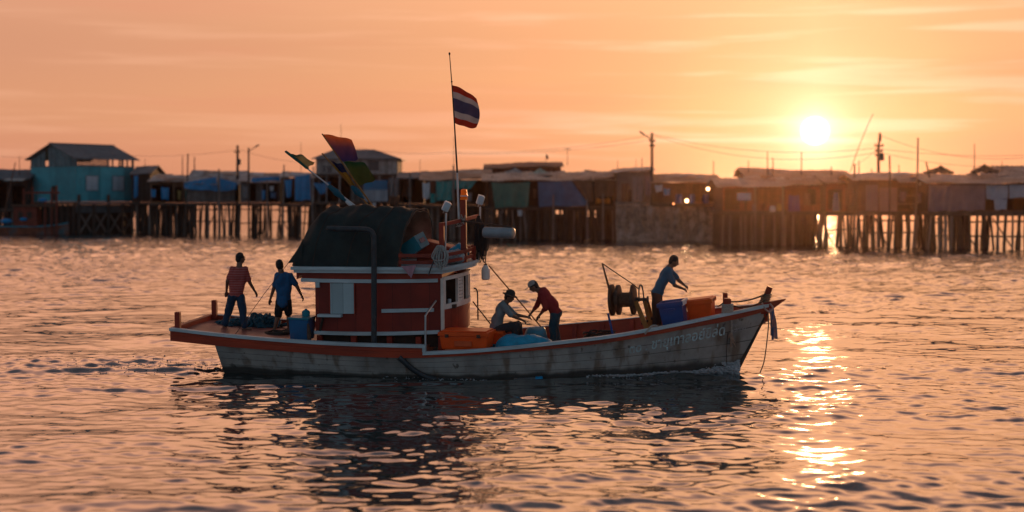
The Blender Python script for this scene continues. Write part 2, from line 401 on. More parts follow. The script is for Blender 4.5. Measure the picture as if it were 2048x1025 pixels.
pw_ = N.new('ShaderNodeMath'); pw_.operation = 'POWER'; L.new(lw.outputs['Facing'], pw_.inputs[0]); pw_.inputs[1].default_value = 2.6
ma_ = N.new('ShaderNodeMath'); ma_.operation = 'MULTIPLY_ADD'; L.new(pw_.outputs[0], ma_.inputs[0]); ma_.inputs[1].default_value = .86; ma_.inputs[2].default_value = .10; ma_.use_clamp = True
gl_ = N.new('ShaderNodeBsdfGlossy'); gl_.inputs['Roughness'].default_value = .055; L.new(bf_.outputs[0], gl_.inputs['Normal'])
df_ = N.new('ShaderNodeBsdfDiffuse'); df_.inputs[0].default_value = (.020, .040, .042, 1)
ms_ = N.new('ShaderNodeMixShader'); L.new(ma_.outputs[0], ms_.inputs[0]); L.new(df_.outputs[0], ms_.inputs[1]); L.new(gl_.outputs[0], ms_.inputs[2]); L.new(ms_.outputs[0], N['Material Output'].inputs[0])
N.remove(bp); N.remove(na); N.remove(b)
me.materials.append(wm)
wobj = bpy.data.objects.new('water', me); COL.objects.link(wobj); wobj['kind'] = 'structure'
mbx = MB(); mbx.add([(-9000,-900,-3),(9000,-900,-3),(9000,9000,-3),(-9000,9000,-3)], [(0,1,2,3)])
sea_bed = solo('sea_bed', None, None, mbx, mat('mud', (.05, .045, .035), .9), (0, 0, 0), kind='structure')
mbx = MB(); ext = 0
def flat(x0, y0, x1, y1):
    mbx.add([(x0,y0,0),(x1,y0,0),(x1,y1,0),(x0,y1,0)], [(0,1,2,3)])
mbx = MB()
e = .62
mbx.add([(-4000,-600,0),(4000,-600,0),(4000,7,0),(7*e,7,0),(-7*e,7,0),(-4000,7,0)], [(0,1,2,3),(0,3,4,5)])
mbx.add([(7*e,7,0),(4000,7,0),(6000*e+2000,6000,0),(6000*e,6000,0)], [(0,1,2,3)])
mbx.add([(-7*e,7,0),(-4000,7,0),(-6000*e-2000,6000,0),(-6000*e,6000,0)], [(3,2,1,0)])
solo('water', None, None, mbx, wm, (0, 0, 0), kind='structure')
# ------------------------------------------------------------------ materials of the boat
M_hull = mat('hull_planks', (.38, .35, .315), .75, .4, 1.1, .12)
M_red = mat('red_paint', (.30, .032, .013), .55, .30, 2.2, .12, dirt=(.17, .025, .014))
M_redwall = mat('red_cabin_paint', (.235, .022, .011), .55, .25, 1.6, .12, dirt=(.15, .016, .010), seams=.42, seam_axis=0, seam_w=.018)
M_strake = mat('red_strake_paint', (.36, .044, .015), .55, .28, 2.0, .12, stretch=(.5, 1, 4), dirt=(.20, .035, .02))
M_white = mat('pale_trim_paint', (.46, .54, .56), .55, .20, 3.0, .10, stretch=(.6, 1, 3), dirt=(.34, .37, .37))
M_cream = mat('cream_trim_paint', (.72, .62, .54), .55, .15, 4.0, .1, dirt=(.45, .36, .3))
M_deck = mat('red_deck_boards', (.30, .10, .075), .5, .25, 3.0, .1, seams=.14, seam_axis=1, seam_w=.08)
M_canvas = mat('dark_canvas', (.030, .044, .043), .85, .30, 2.2, .2, trans=.3)
M_iron = mat('dark_iron', (.045, .05, .055), .5, .3, 6, .1, metal=.3)
M_steel = mat('galvanised_steel', (.45, .47, .48), .35, .2, 6, .05, metal=.9)
M_rope = mat('pale_rope', (.36, .32, .28), .9, .25, 30, .3)
M_blackrope = mat('black_rope', (.03, .026, .024), .85, .3, 30, .3)
M_dark = mat('dark_wood', (.05, .032, .024), .8, .3, 5, .2)
M_teal = mat('teal_plastic', (.012, .18, .24), .45, .2, 3, .05)
M_orange = mat('orange_plastic', (.88, .095, .008), .42, .15, 3, .04, trans=.1)
M_blue = mat('blue_plastic', (.006, .065, .24), .42, .2, 3, .04)
M_binblue = mat('bin_blue_plastic', (.01, .10, .24), .42, .2, 3, .04)
M_bluetarp = mat('blue_tarp', (.006, .30, .48), .5, .25, 5, .25, trans=.15)
M_tin = mat('painted_tin', (.50, .55, .58), .45, .12, 6, .05)
M_yellowwood = mat('ochre_wood', (.30, .13, .03), .7, .3, 6, .2)
M_rust = mat('rusty_iron', (.09, .05, .034), .65, .4, 9, .2, metal=.4)

# ------------------------------------------------------------------ hull lines
def herm(xs, ys):
    xs = np.array(xs, float); ys = np.array(ys, float); m = np.gradient(ys, xs)
    def f(x):
        x = np.clip(x, xs[0], xs[-1]); i = np.clip(np.searchsorted(xs, x)-1, 0, len(xs)-2); h = xs[i+1]-xs[i]; t = (x-xs[i])/h
        return (2*t**3-3*t**2+1)*ys[i] + (t**3-2*t**2+t)*h*m[i] + (-2*t**3+3*t**2)*ys[i+1] + (t**3-t**2)*h*m[i+1]
    return f
def line(tab):
    q = [(pv(px, py, -b_), b_) for px, py, b_ in tab]; us = [p[0][0] for p in q]
    return us, herm(us, [p[0][2] for p in q]), herm(us, [p[1] for p in q])
AFT = [(345,657,1.26),(430,667,1.38),(564,679,1.49),(700,687,1.56),(846,691,1.60)]
FWD = [(846,705,1.60),(920,702,1.60),(1000,696,1.57),(1115,684,1.49),(1220,671.5,1.35),(1317,655,1.11),(1434,631,.66),(1500,617,.30),(1536,609,.06)]
BOT = [(345,682,1.25),(430,691,1.37),(564,702,1.48),(700,712,1.55),(846,715.5,1.58),(920,712,1.58),(1000,706,1.55),(1091,699,1.49),(1220,684.5,1.33),(1317,668,1.09),(1400,652,.79),(1434,646,.64),(1500,631,.28),(1536,621,.05)]
ua, topA, bA = line(AFT); uf, topF, bF = line(FWD); ub, botW, bB = line(BOT)
U_ST, U_STEP, U_STEM = ua[0], (ua[-1]+uf[0])/2, uf[-1]
def beam_at(u): return float(bA(u) if u < U_STEP else bF(u))
def top_at(u): return float(topA(u) if u < U_STEP else topF(u))
U_TR = pv(429, 692, -1.37)[0]
UW0 = pv(449, 752, -.9)[0]; UW1 = pv(1468, 738, 0)[0]
bwl = herm([0, .15, .35, .55, .72, .86, .95, 1], [.90, 1.15, 1.34, 1.30, 1.02, .56, .22, .02])
def hull_pt(s, g):
    us = U_TR + s*(U_STEM-.02-U_TR); u = us + (UW0+s*(UW1-UW0)-us)*g
    b0 = float(bB(us))-.02; b1 = float(bwl(s)); w = float(botW(us))*(1-g)
    e_ = .95
    return (u, b1 + (b0-b1)*(1-g)**e_, w)
_HS = [(s, g, *hull_pt(s, g)) for s in np.linspace(0, 1, 160) for g in np.linspace(0, 1, 24)]
_HS = np.array(_HS)
def hull_v(u, w):
    d = (_HS[:, 2]-u)**2 + ((_HS[:, 4]-w)*1.5)**2; i = np.argsort(d)[:4]; k = 1/(d[i]+1e-5); return float((_HS[i, 3]*k).sum()/k.sum())
def on_hull(px, py, out=.01):           # point of the near side seen along one line of sight
    v = -1.3
    for _ in range(12):
        u, _v, w = pv(px, py, v); v = -(hull_v(u, max(w, 0)) + out)
    return pv(px, py, v)

boat = root('fishing_boat', 'wooden fishing boat with red cabin under way across the water', 'fishing boat', (0, 0, 0), 'boat')
# hull shell with a girth attribute for the planks
mb = MB(); NS, NG = 90, 12; rings = []; gir = []
for i in range(NS+1):
    s = i/NS; ring = []
    for j in range(NG+1): u, v_, w = hull_pt(s, j/NG); ring.append((u, -v_, w)); gir.append(j/NG)
    for q in (1, 2): u, v_, w = hull_pt(s, 1); ring.append((u, -v_*(1-.3*q), -.28*q)); gir.append(1.0)
    far = [(p[0], -p[1], p[2]) for p in reversed(ring)]; ring += far; gir += list(reversed(gir[-(NG+3):]))
    rings.append(ring)
mb.loft(rings, False)
n = len(rings[0]); mb.f.append(tuple(range(n))); mb.attr = ('girth', gir)
hull = add(boat, 'hull', mb, M_hull, True)
nt = M_hull.node_tree; N = nt.nodes; L = nt.links; bs = N['Principled BSDF']
src = bs.inputs['Base Color'].links[0].from_socket
atn = N.new('ShaderNodeAttribute'); atn.attribute_name = 'girth'
def hm(op, a, b=None):
    n_ = N.new('ShaderNodeMath'); n_.operation = op
    for k, x in enumerate((a, b)):
        if x is None: continue
        if isinstance(x, (int, float)): n_.inputs[k].default_value = x
        else: L.new(x, n_.inputs[k])
    return n_.outputs[0]
tco = N.new('ShaderNodeTexCoord')
def hnoise(scale, st, det=6):
    m_ = N.new('ShaderNodeMapping'); m_.inputs['Scale'].default_value = st; L.new(tco.outputs['Object'], m_.inputs[0])
    q = N.new('ShaderNodeTexNoise'); q.inputs['Scale'].default_value = scale; q.inputs['Detail'].default_value = det; L.new(m_.outputs[0], q.inputs[0]); return q.outputs[0]
def hrange(x, a, b, c=0, d=1):
    r_ = N.new('ShaderNodeMapRange'); r_.interpolation_type = 'SMOOTHSTEP'; L.new(x, r_.inputs[0])
    for k, y in enumerate((a, b, c, d)): r_.inputs[k+1].default_value = y
    return r_.outputs[0]
def hmix(f, a, col, bl='MIX'):
    m_ = N.new('ShaderNodeMix'); m_.data_type = 'RGBA'; m_.blend_type = bl
    L.new(f, m_.inputs[0]); L.new(a, m_.inputs[6]); m_.inputs[7].default_value = (*col, 1); return m_.outputs[2]
plank = hm('FRACT', hm('MULTIPLY', atn.outputs['Fac'], 4.6))
seam = hm('SUBTRACT', 1.0, hrange(plank, .02, .075))
seam = hm('MULTIPLY', seam, hrange(hnoise(1.2, (1, 1, 1)), .3, .45, .55, 1))
c_ = hmix(hm('MULTIPLY', hrange(hnoise(2.6, (1.4, 1, .18)), .50, .68), .75), src, (.15, .085, .045))     # rust runs
c_ = hmix(hm('MULTIPLY', hrange(hnoise(1.3, (.8, 1, 2.0)), .52, .66), .45), c_, (.36, .37, .36))
c_ = hmix(hm('MULTIPLY', hrange(hnoise(7.0, (1, 1, .6)), .62, .72), .8), c_, (.09, .07, .055))
wet = hrange(hm('ADD', atn.outputs['Fac'], hm('MULTIPLY', hm('SUBTRACT', hnoise(1.6, (1, 1, .5)), .5), .35)), .66, .80)
c_ = hmix(hm('MULTIPLY', wet, .88), c_, (.030, .028, .024))
c_ = hmix(seam, c_, (.035, .028, .024))
L.new(c_, bs.inputs['Base Color'])
bp_ = N.new('ShaderNodeBump'); bp_.inputs['Strength'].default_value = .5; bp_.inputs['Distance'].default_value = .02
L.new(hm('SUBTRACT', hm('MULTIPLY', hnoise(3.0, (.5, 1, 3)), .4), seam), bp_.inputs['Height']); L.new(bp_.outputs[0], bs.inputs['Normal'])

# stem timber
mb = MB(); pts = [hull_pt(1, g) for g in np.linspace(0, 1, 10)]
mb.loft([[(p[0]-.08, -.05, p[2]), (p[0]+.05, -.035, p[2]), (p[0]+.05, .035, p[2]), (p[0]-.08, .05, p[2])] for p in pts] + [[(pts[-1][0]-.2, -.05, -.3), (pts[-1][0]-.08, -.03, -.3), (pts[-1][0]-.08, .03, -.3), (pts[-1][0]-.2, .05, -.3)]], True)
add(boat, 'stem', mb, M_hull)

# decks
U_HF = pv(884, 600, -1.0)[0]      # front corners of the cabin
def deckA(u): return float(topA(min(u, U_STEP)))-.11
def deckF(u): return max(.42, top_at(max(u, U_STEP+.01))-.36)
mb = MB(); us = np.linspace(U_ST+.03, U_STEP-.02, 24)
mb.loft([[(u, -(beam_at(u)-.06), deckA(u)), (u, 0, deckA(u)+.03), (u, beam_at(u)-.06, deckA(u)), (u, beam_at(u)-.06, float(botW(u))+.02), (u, -(beam_at(u)-.06), float(botW(u))+.02)] for u in us], True)
add(boat, 'aft_deck', mb, M_deck)
mb = MB(); us = np.linspace(U_STEP+.03, U_STEM-.05, 26)
dw = lambda u: max(hull_v(u, deckF(u)-.06)-.06, .02)
mb.loft([[(u, -dw(u), deckF(u)), (u, dw(u), deckF(u)), (u, dw(u), deckF(u)-.05), (u, -dw(u), deckF(u)-.05)] for u in us], True)
add(boat, 'fore_deck', mb, M_deck)
# bulwarks: a side of its own for near and far, and the stern board
def strake(sgn):
    mb = MB()
    for (u0, u1, fore) in ((U_ST, U_STEP, False), (U_STEP, U_STEM, True)):
        rings = []
        for u in np.linspace(u0, u1, 40):
            t = float(topF(max(u, uf[0])) if fore else topA(min(u, ua[-1]))); b_ = float(bF(max(u, uf[0])) if fore else bA(min(u, ua[-1]))); bo = float(botW(u))
            ib = (deckF(u)-.03) if fore else bo; inb = max(min(b_-.05, hull_v(u, ib)-.07), .004) if fore else b_-.05
            mid = bo+(t-bo)*.48
            rings.append([(u, sgn*(b_+.035), bo), (u, sgn*(b_+.04), mid), (u, sgn*(b_+.02), mid+.012), (u, sgn*(b_+.02), t), (u, sgn*max(b_-.05, .004), t), (u, sgn*inb, ib), (u, sgn*(inb+.015), ib), (u, sgn*max(b_-.085, .006), bo)])
        mb.loft(rings, True)
    return mb
for sgn in (-1, 1): add(boat, 'bulwark', strake(sgn), M_strake)
mb = MB(); b_ = float(bA(U_ST)); mb.box((U_ST-.05, -b_-.035, float(botW(U_ST))), (U_ST+.04, b_+.035, float(topA(U_ST))-.003)); add(boat, 'stern_board', mb, M_strake, bevel=.015)
def cap(sgn):
    mb = MB()
    for (u0, u1, fore) in ((U_ST-.06, U_STEP, False), (U_STEP+.002, U_STEM+.02, True)):
        rings = []
        for u in np.linspace(u0, u1, 40):
            t = float(topF(max(u, uf[0])) if fore else topA(np.clip(u, U_ST, ua[-1]))); b_ = float(bF(min(max(u, uf[0]), U_STEM)) if fore else bA(np.clip(u, U_ST, ua[-1])))
            rings.append([(u, sgn*(b_+.06), t-.055), (u, sgn*(b_+.06), t+.012), (u, sgn*max(b_-.075, .003), t+.012), (u, sgn*max(b_-.075, .003), t+.002), (u, sgn*(b_+.032), t+.002), (u, sgn*(b_+.032), t-.055)])
        mb.loft(rings, True)
    tA, tF = float(topA(ua[-1])), float(topF(uf[0])); b_ = 1.60
    mb.box((U_STEP-.005, sgn*(b_-.07), tF+.014), (U_STEP+.06, sgn*(b_+.062), tA+.01))
    return mb
for sgn in (-1, 1): add(boat, 'cap_rail', cap(sgn), M_white)
mb = MB(); mb.box((U_ST-.07, -1.18, float(topA(U_ST))), (U_ST+.05, 1.18, float(topA(U_ST))+.016)); add(boat, 'stern_cap_rail', mb, M_red)
for px in (1010, 1085, 1150, 1205, 1265):   # frames inside the bulwarks, far side and near side
    for sgn in (1, -1):
        u = pv(px, 680, 1.4)[0]; b_ = beam_at(u)
        mb = MB(); mb.hexa([(u-.05, sgn*(dw(u)-.10), deckF(u)), (u+.05, sgn*(dw(u)-.10), deckF(u)), (u+.05, sgn*(dw(u)-.005), deckF(u)), (u-.05, sgn*(dw(u)-.005), deckF(u))],
                           [(u-.05, sgn*(b_-.13), top_at(u)-.02), (u+.05, sgn*(b_-.13), top_at(u)-.02), (u+.05, sgn*(b_-.06), top_at(u)-.02), (u-.05, sgn*(b_-.06), top_at(u)-.02)])
        add(boat, 'bulwark_frame', mb, M_red)
# corner posts of the stern
for v_ in (-1.16, 1.16):
    z = float(topA(U_ST)); mb = MB(); mb.box((U_ST+.03, v_-.06, z-.1), (U_ST+.15, v_+.06, z+.36)); add(boat, 'corner_post', mb, M_red, bevel=.012)

# ------------------------------------------------------------------ cabin
VN = -1.0
UB = pv(631, 620, VN)[0]; UF = pv(883, 620, VN)[0]
zb = pv(755, 667, VN)[2]; zt = pv(755, 556, VN)[2]; zs = pv(884, 616, VN)[2]
def front(t, half=1.0, bulge=.42, u0=None):      # t 0..1 from near corner to far corner
    v_ = -half + 2*half*t; return ((UF if u0 is None else u0) + bulge*(1-abs(v_/half)**2.4), v_)
def wallband(mb, pts, z0, z1, th=.05):
    for i in range(len(pts)-1):
        a, b = pts[i], pts[i+1]; d = Vector((b[0]-a[0], b[1]-a[1], 0)).normalized(); n_ = Vector((-d.y, d.x, 0))*th
        mb.hexa([(a[0], a[1], z0), (b[0], b[1], z0), (b[0]+n_.x, b[1]+n_.y, z0), (a[0]+n_.x, a[1]+n_.y, z0)], [(a[0], a[1], z1), (b[0], b[1], z1), (b[0]+n_.x, b[1]+n_.y, z1), (a[0]+n_.x, a[1]+n_.y, z1)])
    return mb
def warp(mb, k=.06):
    mb.v = [(p[0], p[1], p[2] + k*max(0, p[0]-UF-.03)/.42) for p in mb.v]; return mb
mb = MB(); mb.box((UB, VN, zb), (UF, VN+.05, zt)); wn_ = add(boat, 'cabin_wall', mb, M_redwall)
mb = MB(); mb.box((UB, -VN-.05, zb), (UF, -VN, zt)); add(boat, 'cabin_wall', mb, M_redwall)
mb = MB(); mb.box((UB, VN+.052, zb), (UB+.05, -VN-.052, zt)); add(boat, 'cabin_wall', mb, M_redwall)
NF = 24
mb = MB(); wallband(mb, [front(i/NF) for i in range(NF+1)], zb, zs-.03); warp(mb); add(boat, 'cabin_front', mb, mat('red_front_boards', (.30, .04, .018), .45, .3, 2, .1, seams=.2, seam_axis=1, seam_w=.03), True)
mb = MB(); pts = [front(i/NF, 1.02, .44) for i in range(NF+1)]; wallband(mb, pts, zs-.05, zs+.06, .09); warp(mb); add(boat, 'window_sill', mb, M_cream)
zh = zt-.06
mb = MB(); wallband(mb, pts, zh, zt+.02, .09); warp(mb); add(boat, 'window_head', mb, M_cream)
def seg(t0, t1, half=1.01, bulge=.43, k=4): return [front(t0+(t1-t0)*i/k, half, bulge) for i in range(k+1)]
for (t0, t1) in ((0, .045), (.195, .212), (.290, .308), (.488, .512), (.692, .710), (.788, .805), (.955, 1)):
    mb = MB(); wallband(mb, seg(t0, t1), zs+.04, zh+.02, .07); warp(mb); add(boat, 'window_post', mb, M_cream)
for (t0, t1) in ((.212, .290), (.710, .788)):
    mb = MB()
    k = 7
    for i in range(k):
        z0 = zs+.06+(zh-zs-.06)*i/k; z1 = zs+.06+(zh-zs-.06)*(i+1)/k-.012; wallband(mb, seg(t0, t1, 1.0-.008*(i % 2), .42), z0, z1, .04)
    warp(mb); add(boat, 'slatted_panel', mb, M_cream)
mb = MB(); mb.box((UB+.06, .30, zb+.055), (UF+.34, .34, zt-.01)); add(boat, 'light_blocker', mb, M_dark)  # plate added to block light from the far windows, keeps the openings dark
# things seen through the cabin window: a shelf with jars belongs to the wheelhouse fittings
mb = MB(); mb.box((UF-.55, -.85, zs-.05), (UF-.08, -.1, zs-.01)); add(boat, 'window_shelf', mb, M_dark)
mb = MB(); mb.lathe((UF+.10, -.62, zs+.05), (0, 0, 1), [(0, .045), (.10, .045), (.105, .02)], 12); add(boat, 'shelf_jar', mb, M_tin, True)
mb = MB(); mb.box((UF-.05, -.80, zs-.03), (UF+.28, -.45, zs+.05)); add(boat, 'window_ledge', mb, M_dark)
mb = MB(); mb.prism([(UB+.05, -.95), (UF, -.95)] + [front(i/12, .95, .38) for i in range(1, 12)] + [(UF, .95), (UB+.05, .95)], zb+.002, zb+.05); add(boat, 'cabin_floor', mb, M_dark)
mb = MB(); mb.box((UB+.02, VN-.03, zb-.1), (UF+.03, VN+.1, zb)); z0 = zb-.1
mb = MB(); mb.box((UF-.01, VN-.035, zb-.1), (UF+.06, VN+.03, zt)); add(boat, 'corner_board', mb, M_cream)
mb = MB(); mb.box((UF-.01, -VN-.03, zb-.1), (UF+.06, -VN+.035, zt)); add(boat, 'corner_board', mb, M_cream)
def strip(name, px0, px1, ya, yb, m, th=.04, v_=VN, slope=0, bend=0):
    mb = MB(); rings = []
    for k in range(13):
        px = px0+(px1-px0)*k/12; dyy = slope*(k/12) + bend*4*(k/12)*(1-k/12)
        a = pv(px, ya+dyy, v_); b = pv(px, yb+dyy, v_); rings.append([(a[0], v_-th, b[2]), (a[0], v_-th, a[2]), (a[0], v_+.004, a[2]), (a[0], v_+.004, b[2])])
    mb.loft(rings, True); return add(boat, name, mb, m)
strip('upper_trim', 603, 876, 556.5, 563.5, M_white, .06, VN, 1, 2)
strip('side_trim', 764, 868, 618.5, 625.5, M_white, .05, VN, -2, 0)
strip('lower_trim', 629, 879, 661.5, 668.5, M_white, .05, VN, -1, 3)
sh = strip('shutter', 661, 708.5, 566.5, 627.5, mat('pale_shutter_paint', (.42, .53, .55), .5, .06, 2, .05, seams=.26, seam_axis=0, seam_w=.03), .035)
for (a, b_) in ((659, 661), (708.5, 710.5)): strip('shutter_frame', a, b_, 565, 629, M_red, .05)
sl = MB(); a = pv(635, 629, VN-.12); b_ = pv(683, 635, VN-.12); sl.box((a[0], VN-.16, b_[2]), (b_[0], VN, a[2])); add(boat, 'side_shelf', sl, M_white, bevel=.008)
q = pv(648, 636, VN-.02); sl = MB(); sl.beam((q[0], VN-.10, q[2]), (q[0]-.10, VN-.02, q[2]-.30), .04); add(boat, 'shelf_bracket', sl, M_dark)
strip('bracket_block', 632, 640, 565, 575, M_white, .06)
# under the cabin: dark box standing in for the shaded void, and red blocks
mb = MB(); mb.box((UB+.04, -.82, deckA(UB)-.08), (UF-.05, .82, zb-.002)); add(boat, 'void_shade_box', mb, M_dark)
for px in (638, 706, 778, 836, 881):
    u = pv(px, 675, VN)[0]; mb = MB(); mb.box((u-.06, -.98, deckA(min(u, U_STEP))-.1), (u+.06, -.83, zb-.07)); add(boat, 'support_block', mb, M_red, bevel=.01)
# frieze and roof slab
VR = -1.2
RB = pv(581, 541, VR)[0]; RF = pv(885, 541, VR)[0]; zr0 = pv(740, 547.5, VR)[2]; zr1 = pv(740, 535.5, VR)[2]
def roofplan(half, u_b, u_f, bulge): return [(u_b, -half)] + [(u_f + bulge*(1-abs((-half+2*half*i/24)/half)**2.2), -half+2*half*i/24) for i in range(25)] + [(u_b, half)]
mb = MB(); mb.prism(roofplan(1.2, RB, RF, .60), (zr0+zr1)/2, zr1); mb.prism(roofplan(1.16, RB+.06, RF-.02, .56), zr0, (zr0+zr1)/2-.002); warp(mb, .06); add(boat, 'roof', mb, M_white)
mb = MB(); uq = pv(604, 552, VN)[0]; mb.box((uq, VN-.02, zt-.04), (UF+.02, -VN+.02, zr0-.002)); add(boat, 'frieze', mb, M_red)
mb = MB(); mb.loft([[(uq+.02*k, VN-.03, zr0-.004), (uq+.02*k, VN-.03, max(zr0-.06-.012*k*k*.3, zt-.05)), (uq+.02*k, -VN+.03, max(zr0-.06-.012*k*k*.3, zt-.05)), (uq+.02*k, -VN+.03, zr0-.004)] for k in range(-6, 1)], True); add(boat, 'eave_bracket', mb, M_red)
ZR = zr1
# canvas shelter on the roof
def pxu(px): return pv(px, 480, -1.0)[0]
prof = [(579, .10, .80), (588, .22, .98), (597, .62, 1.03), (611, 1.0, 1.05), (626, 1.17, 1.06), (645, 1.26, 1.06), (668, 1.28, 1.06), (700, 1.30, 1.06), (735, 1.285, 1.06), (770, 1.27, 1.06), (797, 1.24, 1.06)]
pu = [pxu(p[0]) for p in prof]; hh = herm(pu, [p[1] for p in prof]); hw = herm(pu, [p[2] for p in prof])
def arch(u, a):                       # a 0..1 near foot -> far foot
    t = math.pi*a; c, s = math.cos(t), math.sin(t); H = max(float(hh(u)), .03); W = float(hw(u)); e_ = .78
    w = H*abs(s)**e_; v_ = -W*math.copysign(abs(c)**e_, c)
    rip = .024*math.sin(9*u+5*a) + .018*math.sin(17*u-9*a+1.3) + .024*math.sin(31*a+2*u)*(.3+.7*abs(s)) + .012*abs(math.sin(26*u+14*a))
    k = (1-abs(2*a-1)**8)
    fr_ = max(0, (u-pu[5])/(pu[-1]-pu[5]))
    return (u + .26*fr_*(1-c)*.5 + .17*min(w/1.25, 1)*max(0, (u-pu[5])/(pu[-1]-pu[5])), v_*(1+rip*.8*k), ZR + w*(1+rip*k*.9) - .01 - .03*math.sin(math.pi*a)*math.sin(math.pi*((u-pu[0])/(pu[-1]-pu[0])*3.2))**2)
mb = MB(); nu, na_ = 60, 44
mb.sheet(lambda x, y: arch(pu[0]+(pu[-1]-pu[0])*x, y), nu, na_, .02); can = add(boat, 'canvas_shelter', mb, M_canvas, True, ang=60)
f0 = pv(577, 526, -1.02)
mb = MB(); mb.sheet(lambda x, y: (arch(pu[2]+.1, .02+.10*y)[0] + (f0[0]-pu[2]-.1)*x**1.2, arch(pu[2]+.1, .02+.10*y)[1]*(1-.02*x), arch(pu[2]+.1, .02+.22*y)[2]*(1-x)+(f0[2]+.02*y)*x), 8, 8, .02); add(boat, 'canvas_flap', mb, M_canvas, True, under=can)
for (u0_, u1_) in ((pu[4], pu[7]), (pu[6]+.3, pu[9]), (pu[8], pu[10]-.05)):
    mb = MB(); mb.tube([(lambda p: (p[0], p[1]*1.012, ZR+(p[2]-ZR)*1.012+.004))(arch(u0_+(u1_-u0_)*k/40, k/40)) for k in range(41)], .009, 5); add(boat, 'canvas_rope', mb, M_dark, True, under=can)
mb = MB(); mb.tube([arch(pu[-1]-.02, k/40) for k in range(41)], .018, 8); add(boat, 'canvas_hoop', mb, M_rust, True, under=can)
def lit_inside(x, y):
    p = arch(pu[-4]+(pu[-1]-.01-pu[-4])*x, y); return (p[0], p[1]*.965, ZR+(p[2]-ZR)*.968+.012*math.sin(60*y))
mb = MB(); mb.sheet(lit_inside, 20, 70, .012); add(boat, 'canvas_lit_inside', mb, mat('lit_canvas', (.34, .25, .19), .9, .3, 3, .2, trans=.3), True, under=can)  # added paler sheet: the light inside the shelter is put into its colour
mb = MB(); a = pv(577, 526, -1.02); b_ = pw(468, 672, deckA(-4.6)+.1); mb.tube([a, pv(530, 586, -1.15), pv(468, 673, -1.30)], .007, 5); add(boat, 'guy_line', mb, M_dark)
# exhaust pipe
vp = -1.30; ctr = [pv(748, 688, vp), pv(748, 600, vp), pv(748, 486, vp), pv(747, 473, vp), pv(743, 464.5, vp), pv(735, 460.5, vp), pv(722, 459, vp), pv(690, 458.5, vp), pv(662, 457.5, vp), pv(653, 455, vp)]
mb = MB(); mb.tube(curve(ctr, 6), [.062]*(len(curve(ctr, 6))-7) + [.06, .055, .05, .045, .04, .035, .03], 14); add(boat, 'exhaust_pipe', mb, M_iron, True)
# roof rails
EDGE = roofplan(1.10, pv(797, 520, -1.1)[0], RF-.08, .58)
pr = [p for p in EDGE[0:27]]
for (dz0, dz1) in ((.07, .145), (.22, .295)):
    mb = MB(); wallband(mb, [(pr[0][0], pr[0][1])] + pr[1:26] , ZR+dz0, ZR+dz1, .05); warp(mb, .06); add(boat, 'roof_rail', mb, M_red)
for p in (pr[0], pr[1], pr[7], pr[13], pr[19], pr[25]):
    mb = MB(); mb.box((p[0]-.035, p[1]+.055 if p[1] < 0 else p[1]-.12, ZR), (p[0]+.035, p[1]+.12 if p[1] < 0 else p[1]-.055, ZR+.32)); warp(mb, .06); add(boat, 'rail_post', mb, M_red)
# mast with beacon, short post, cross bar, boom and the two floodlights
vm = -.42; m0 = pv(928, 524, vm); m1 = pv(928, 400, vm)
mb = MB(); mb.box((m0[0]-.062, vm-.06, ZR), (m0[0]+.062, vm+.06, m1[2])); mast = add(boat, 'mast', mb, M_red, bevel=.012)
b0 = pv(928, 400, vm)
mb = MB(); mb.lathe(b0, (0, 0, 1), [(0, .085), (.03, .085), (.035, .075), (.06, .075), (.065, .082), (.115, .078), (.13, .07), (.2, .07), (.225, .062), (.24, .03)], 18)
add(boat, 'beacon', mb, mat('amber_lens', (1.0, .33, .02), .18, .1, 4, 0, trans=.5), True, under=mast)
mb = MB(); mb.lathe((b0[0], b0[1], b0[2]+.075), (0, 0, 1), [(0, .084), (.012, .086), (.024, .084)], 18); add(boat, 'beacon_ring', mb, M_cream, True, under=mast)
v2 = -1.04; s0 = pv(884, 530, v2); s1 = pv(884, 446, v2)
mb = MB(); mb.box((s0[0]-.055, v2-.05, ZR), (s0[0]+.055, v2+.06, s1[2])); shortp = add(boat, 'short_post', mb, M_red, bevel=.012)
c0 = pv(886, 449, -1.0); c1 = pv(926, 441, vm); c2 = (m0[0]+.10, .75, c1[2]+.03)
mb = MB(); mb.beam((c0[0], -1.0, c0[2]), (m0[0]-.03, vm-.08, c1[2]), .06, .075); mb.beam((m0[0]-.03, vm-.08, c1[2]+.001), c2, .058, .073); add(boat, 'cross_bar', mb, M_red)
mb = MB(); bm0 = pv(903, 440, vm-.12); bm1 = pv(1024, 455, vm-.12); mb.tube([bm0, bm1], .022, 8); add(boat, 'boom', mb, M_rust, True)
mb = MB(); rr = random.Random(4)
for k in range(7):
    c = Vector(pv(922+rr.uniform(-6, 8), 442+rr.uniform(-5, 5), vm-.1)); mb.tube([c + Vector((rr.uniform(-.1, .1), rr.uniform(-.05, .05), rr.uniform(-.12, .12))) for _ in range(4)], .012, 5)
add(boat, 'boom_lashing', mb, M_rope)
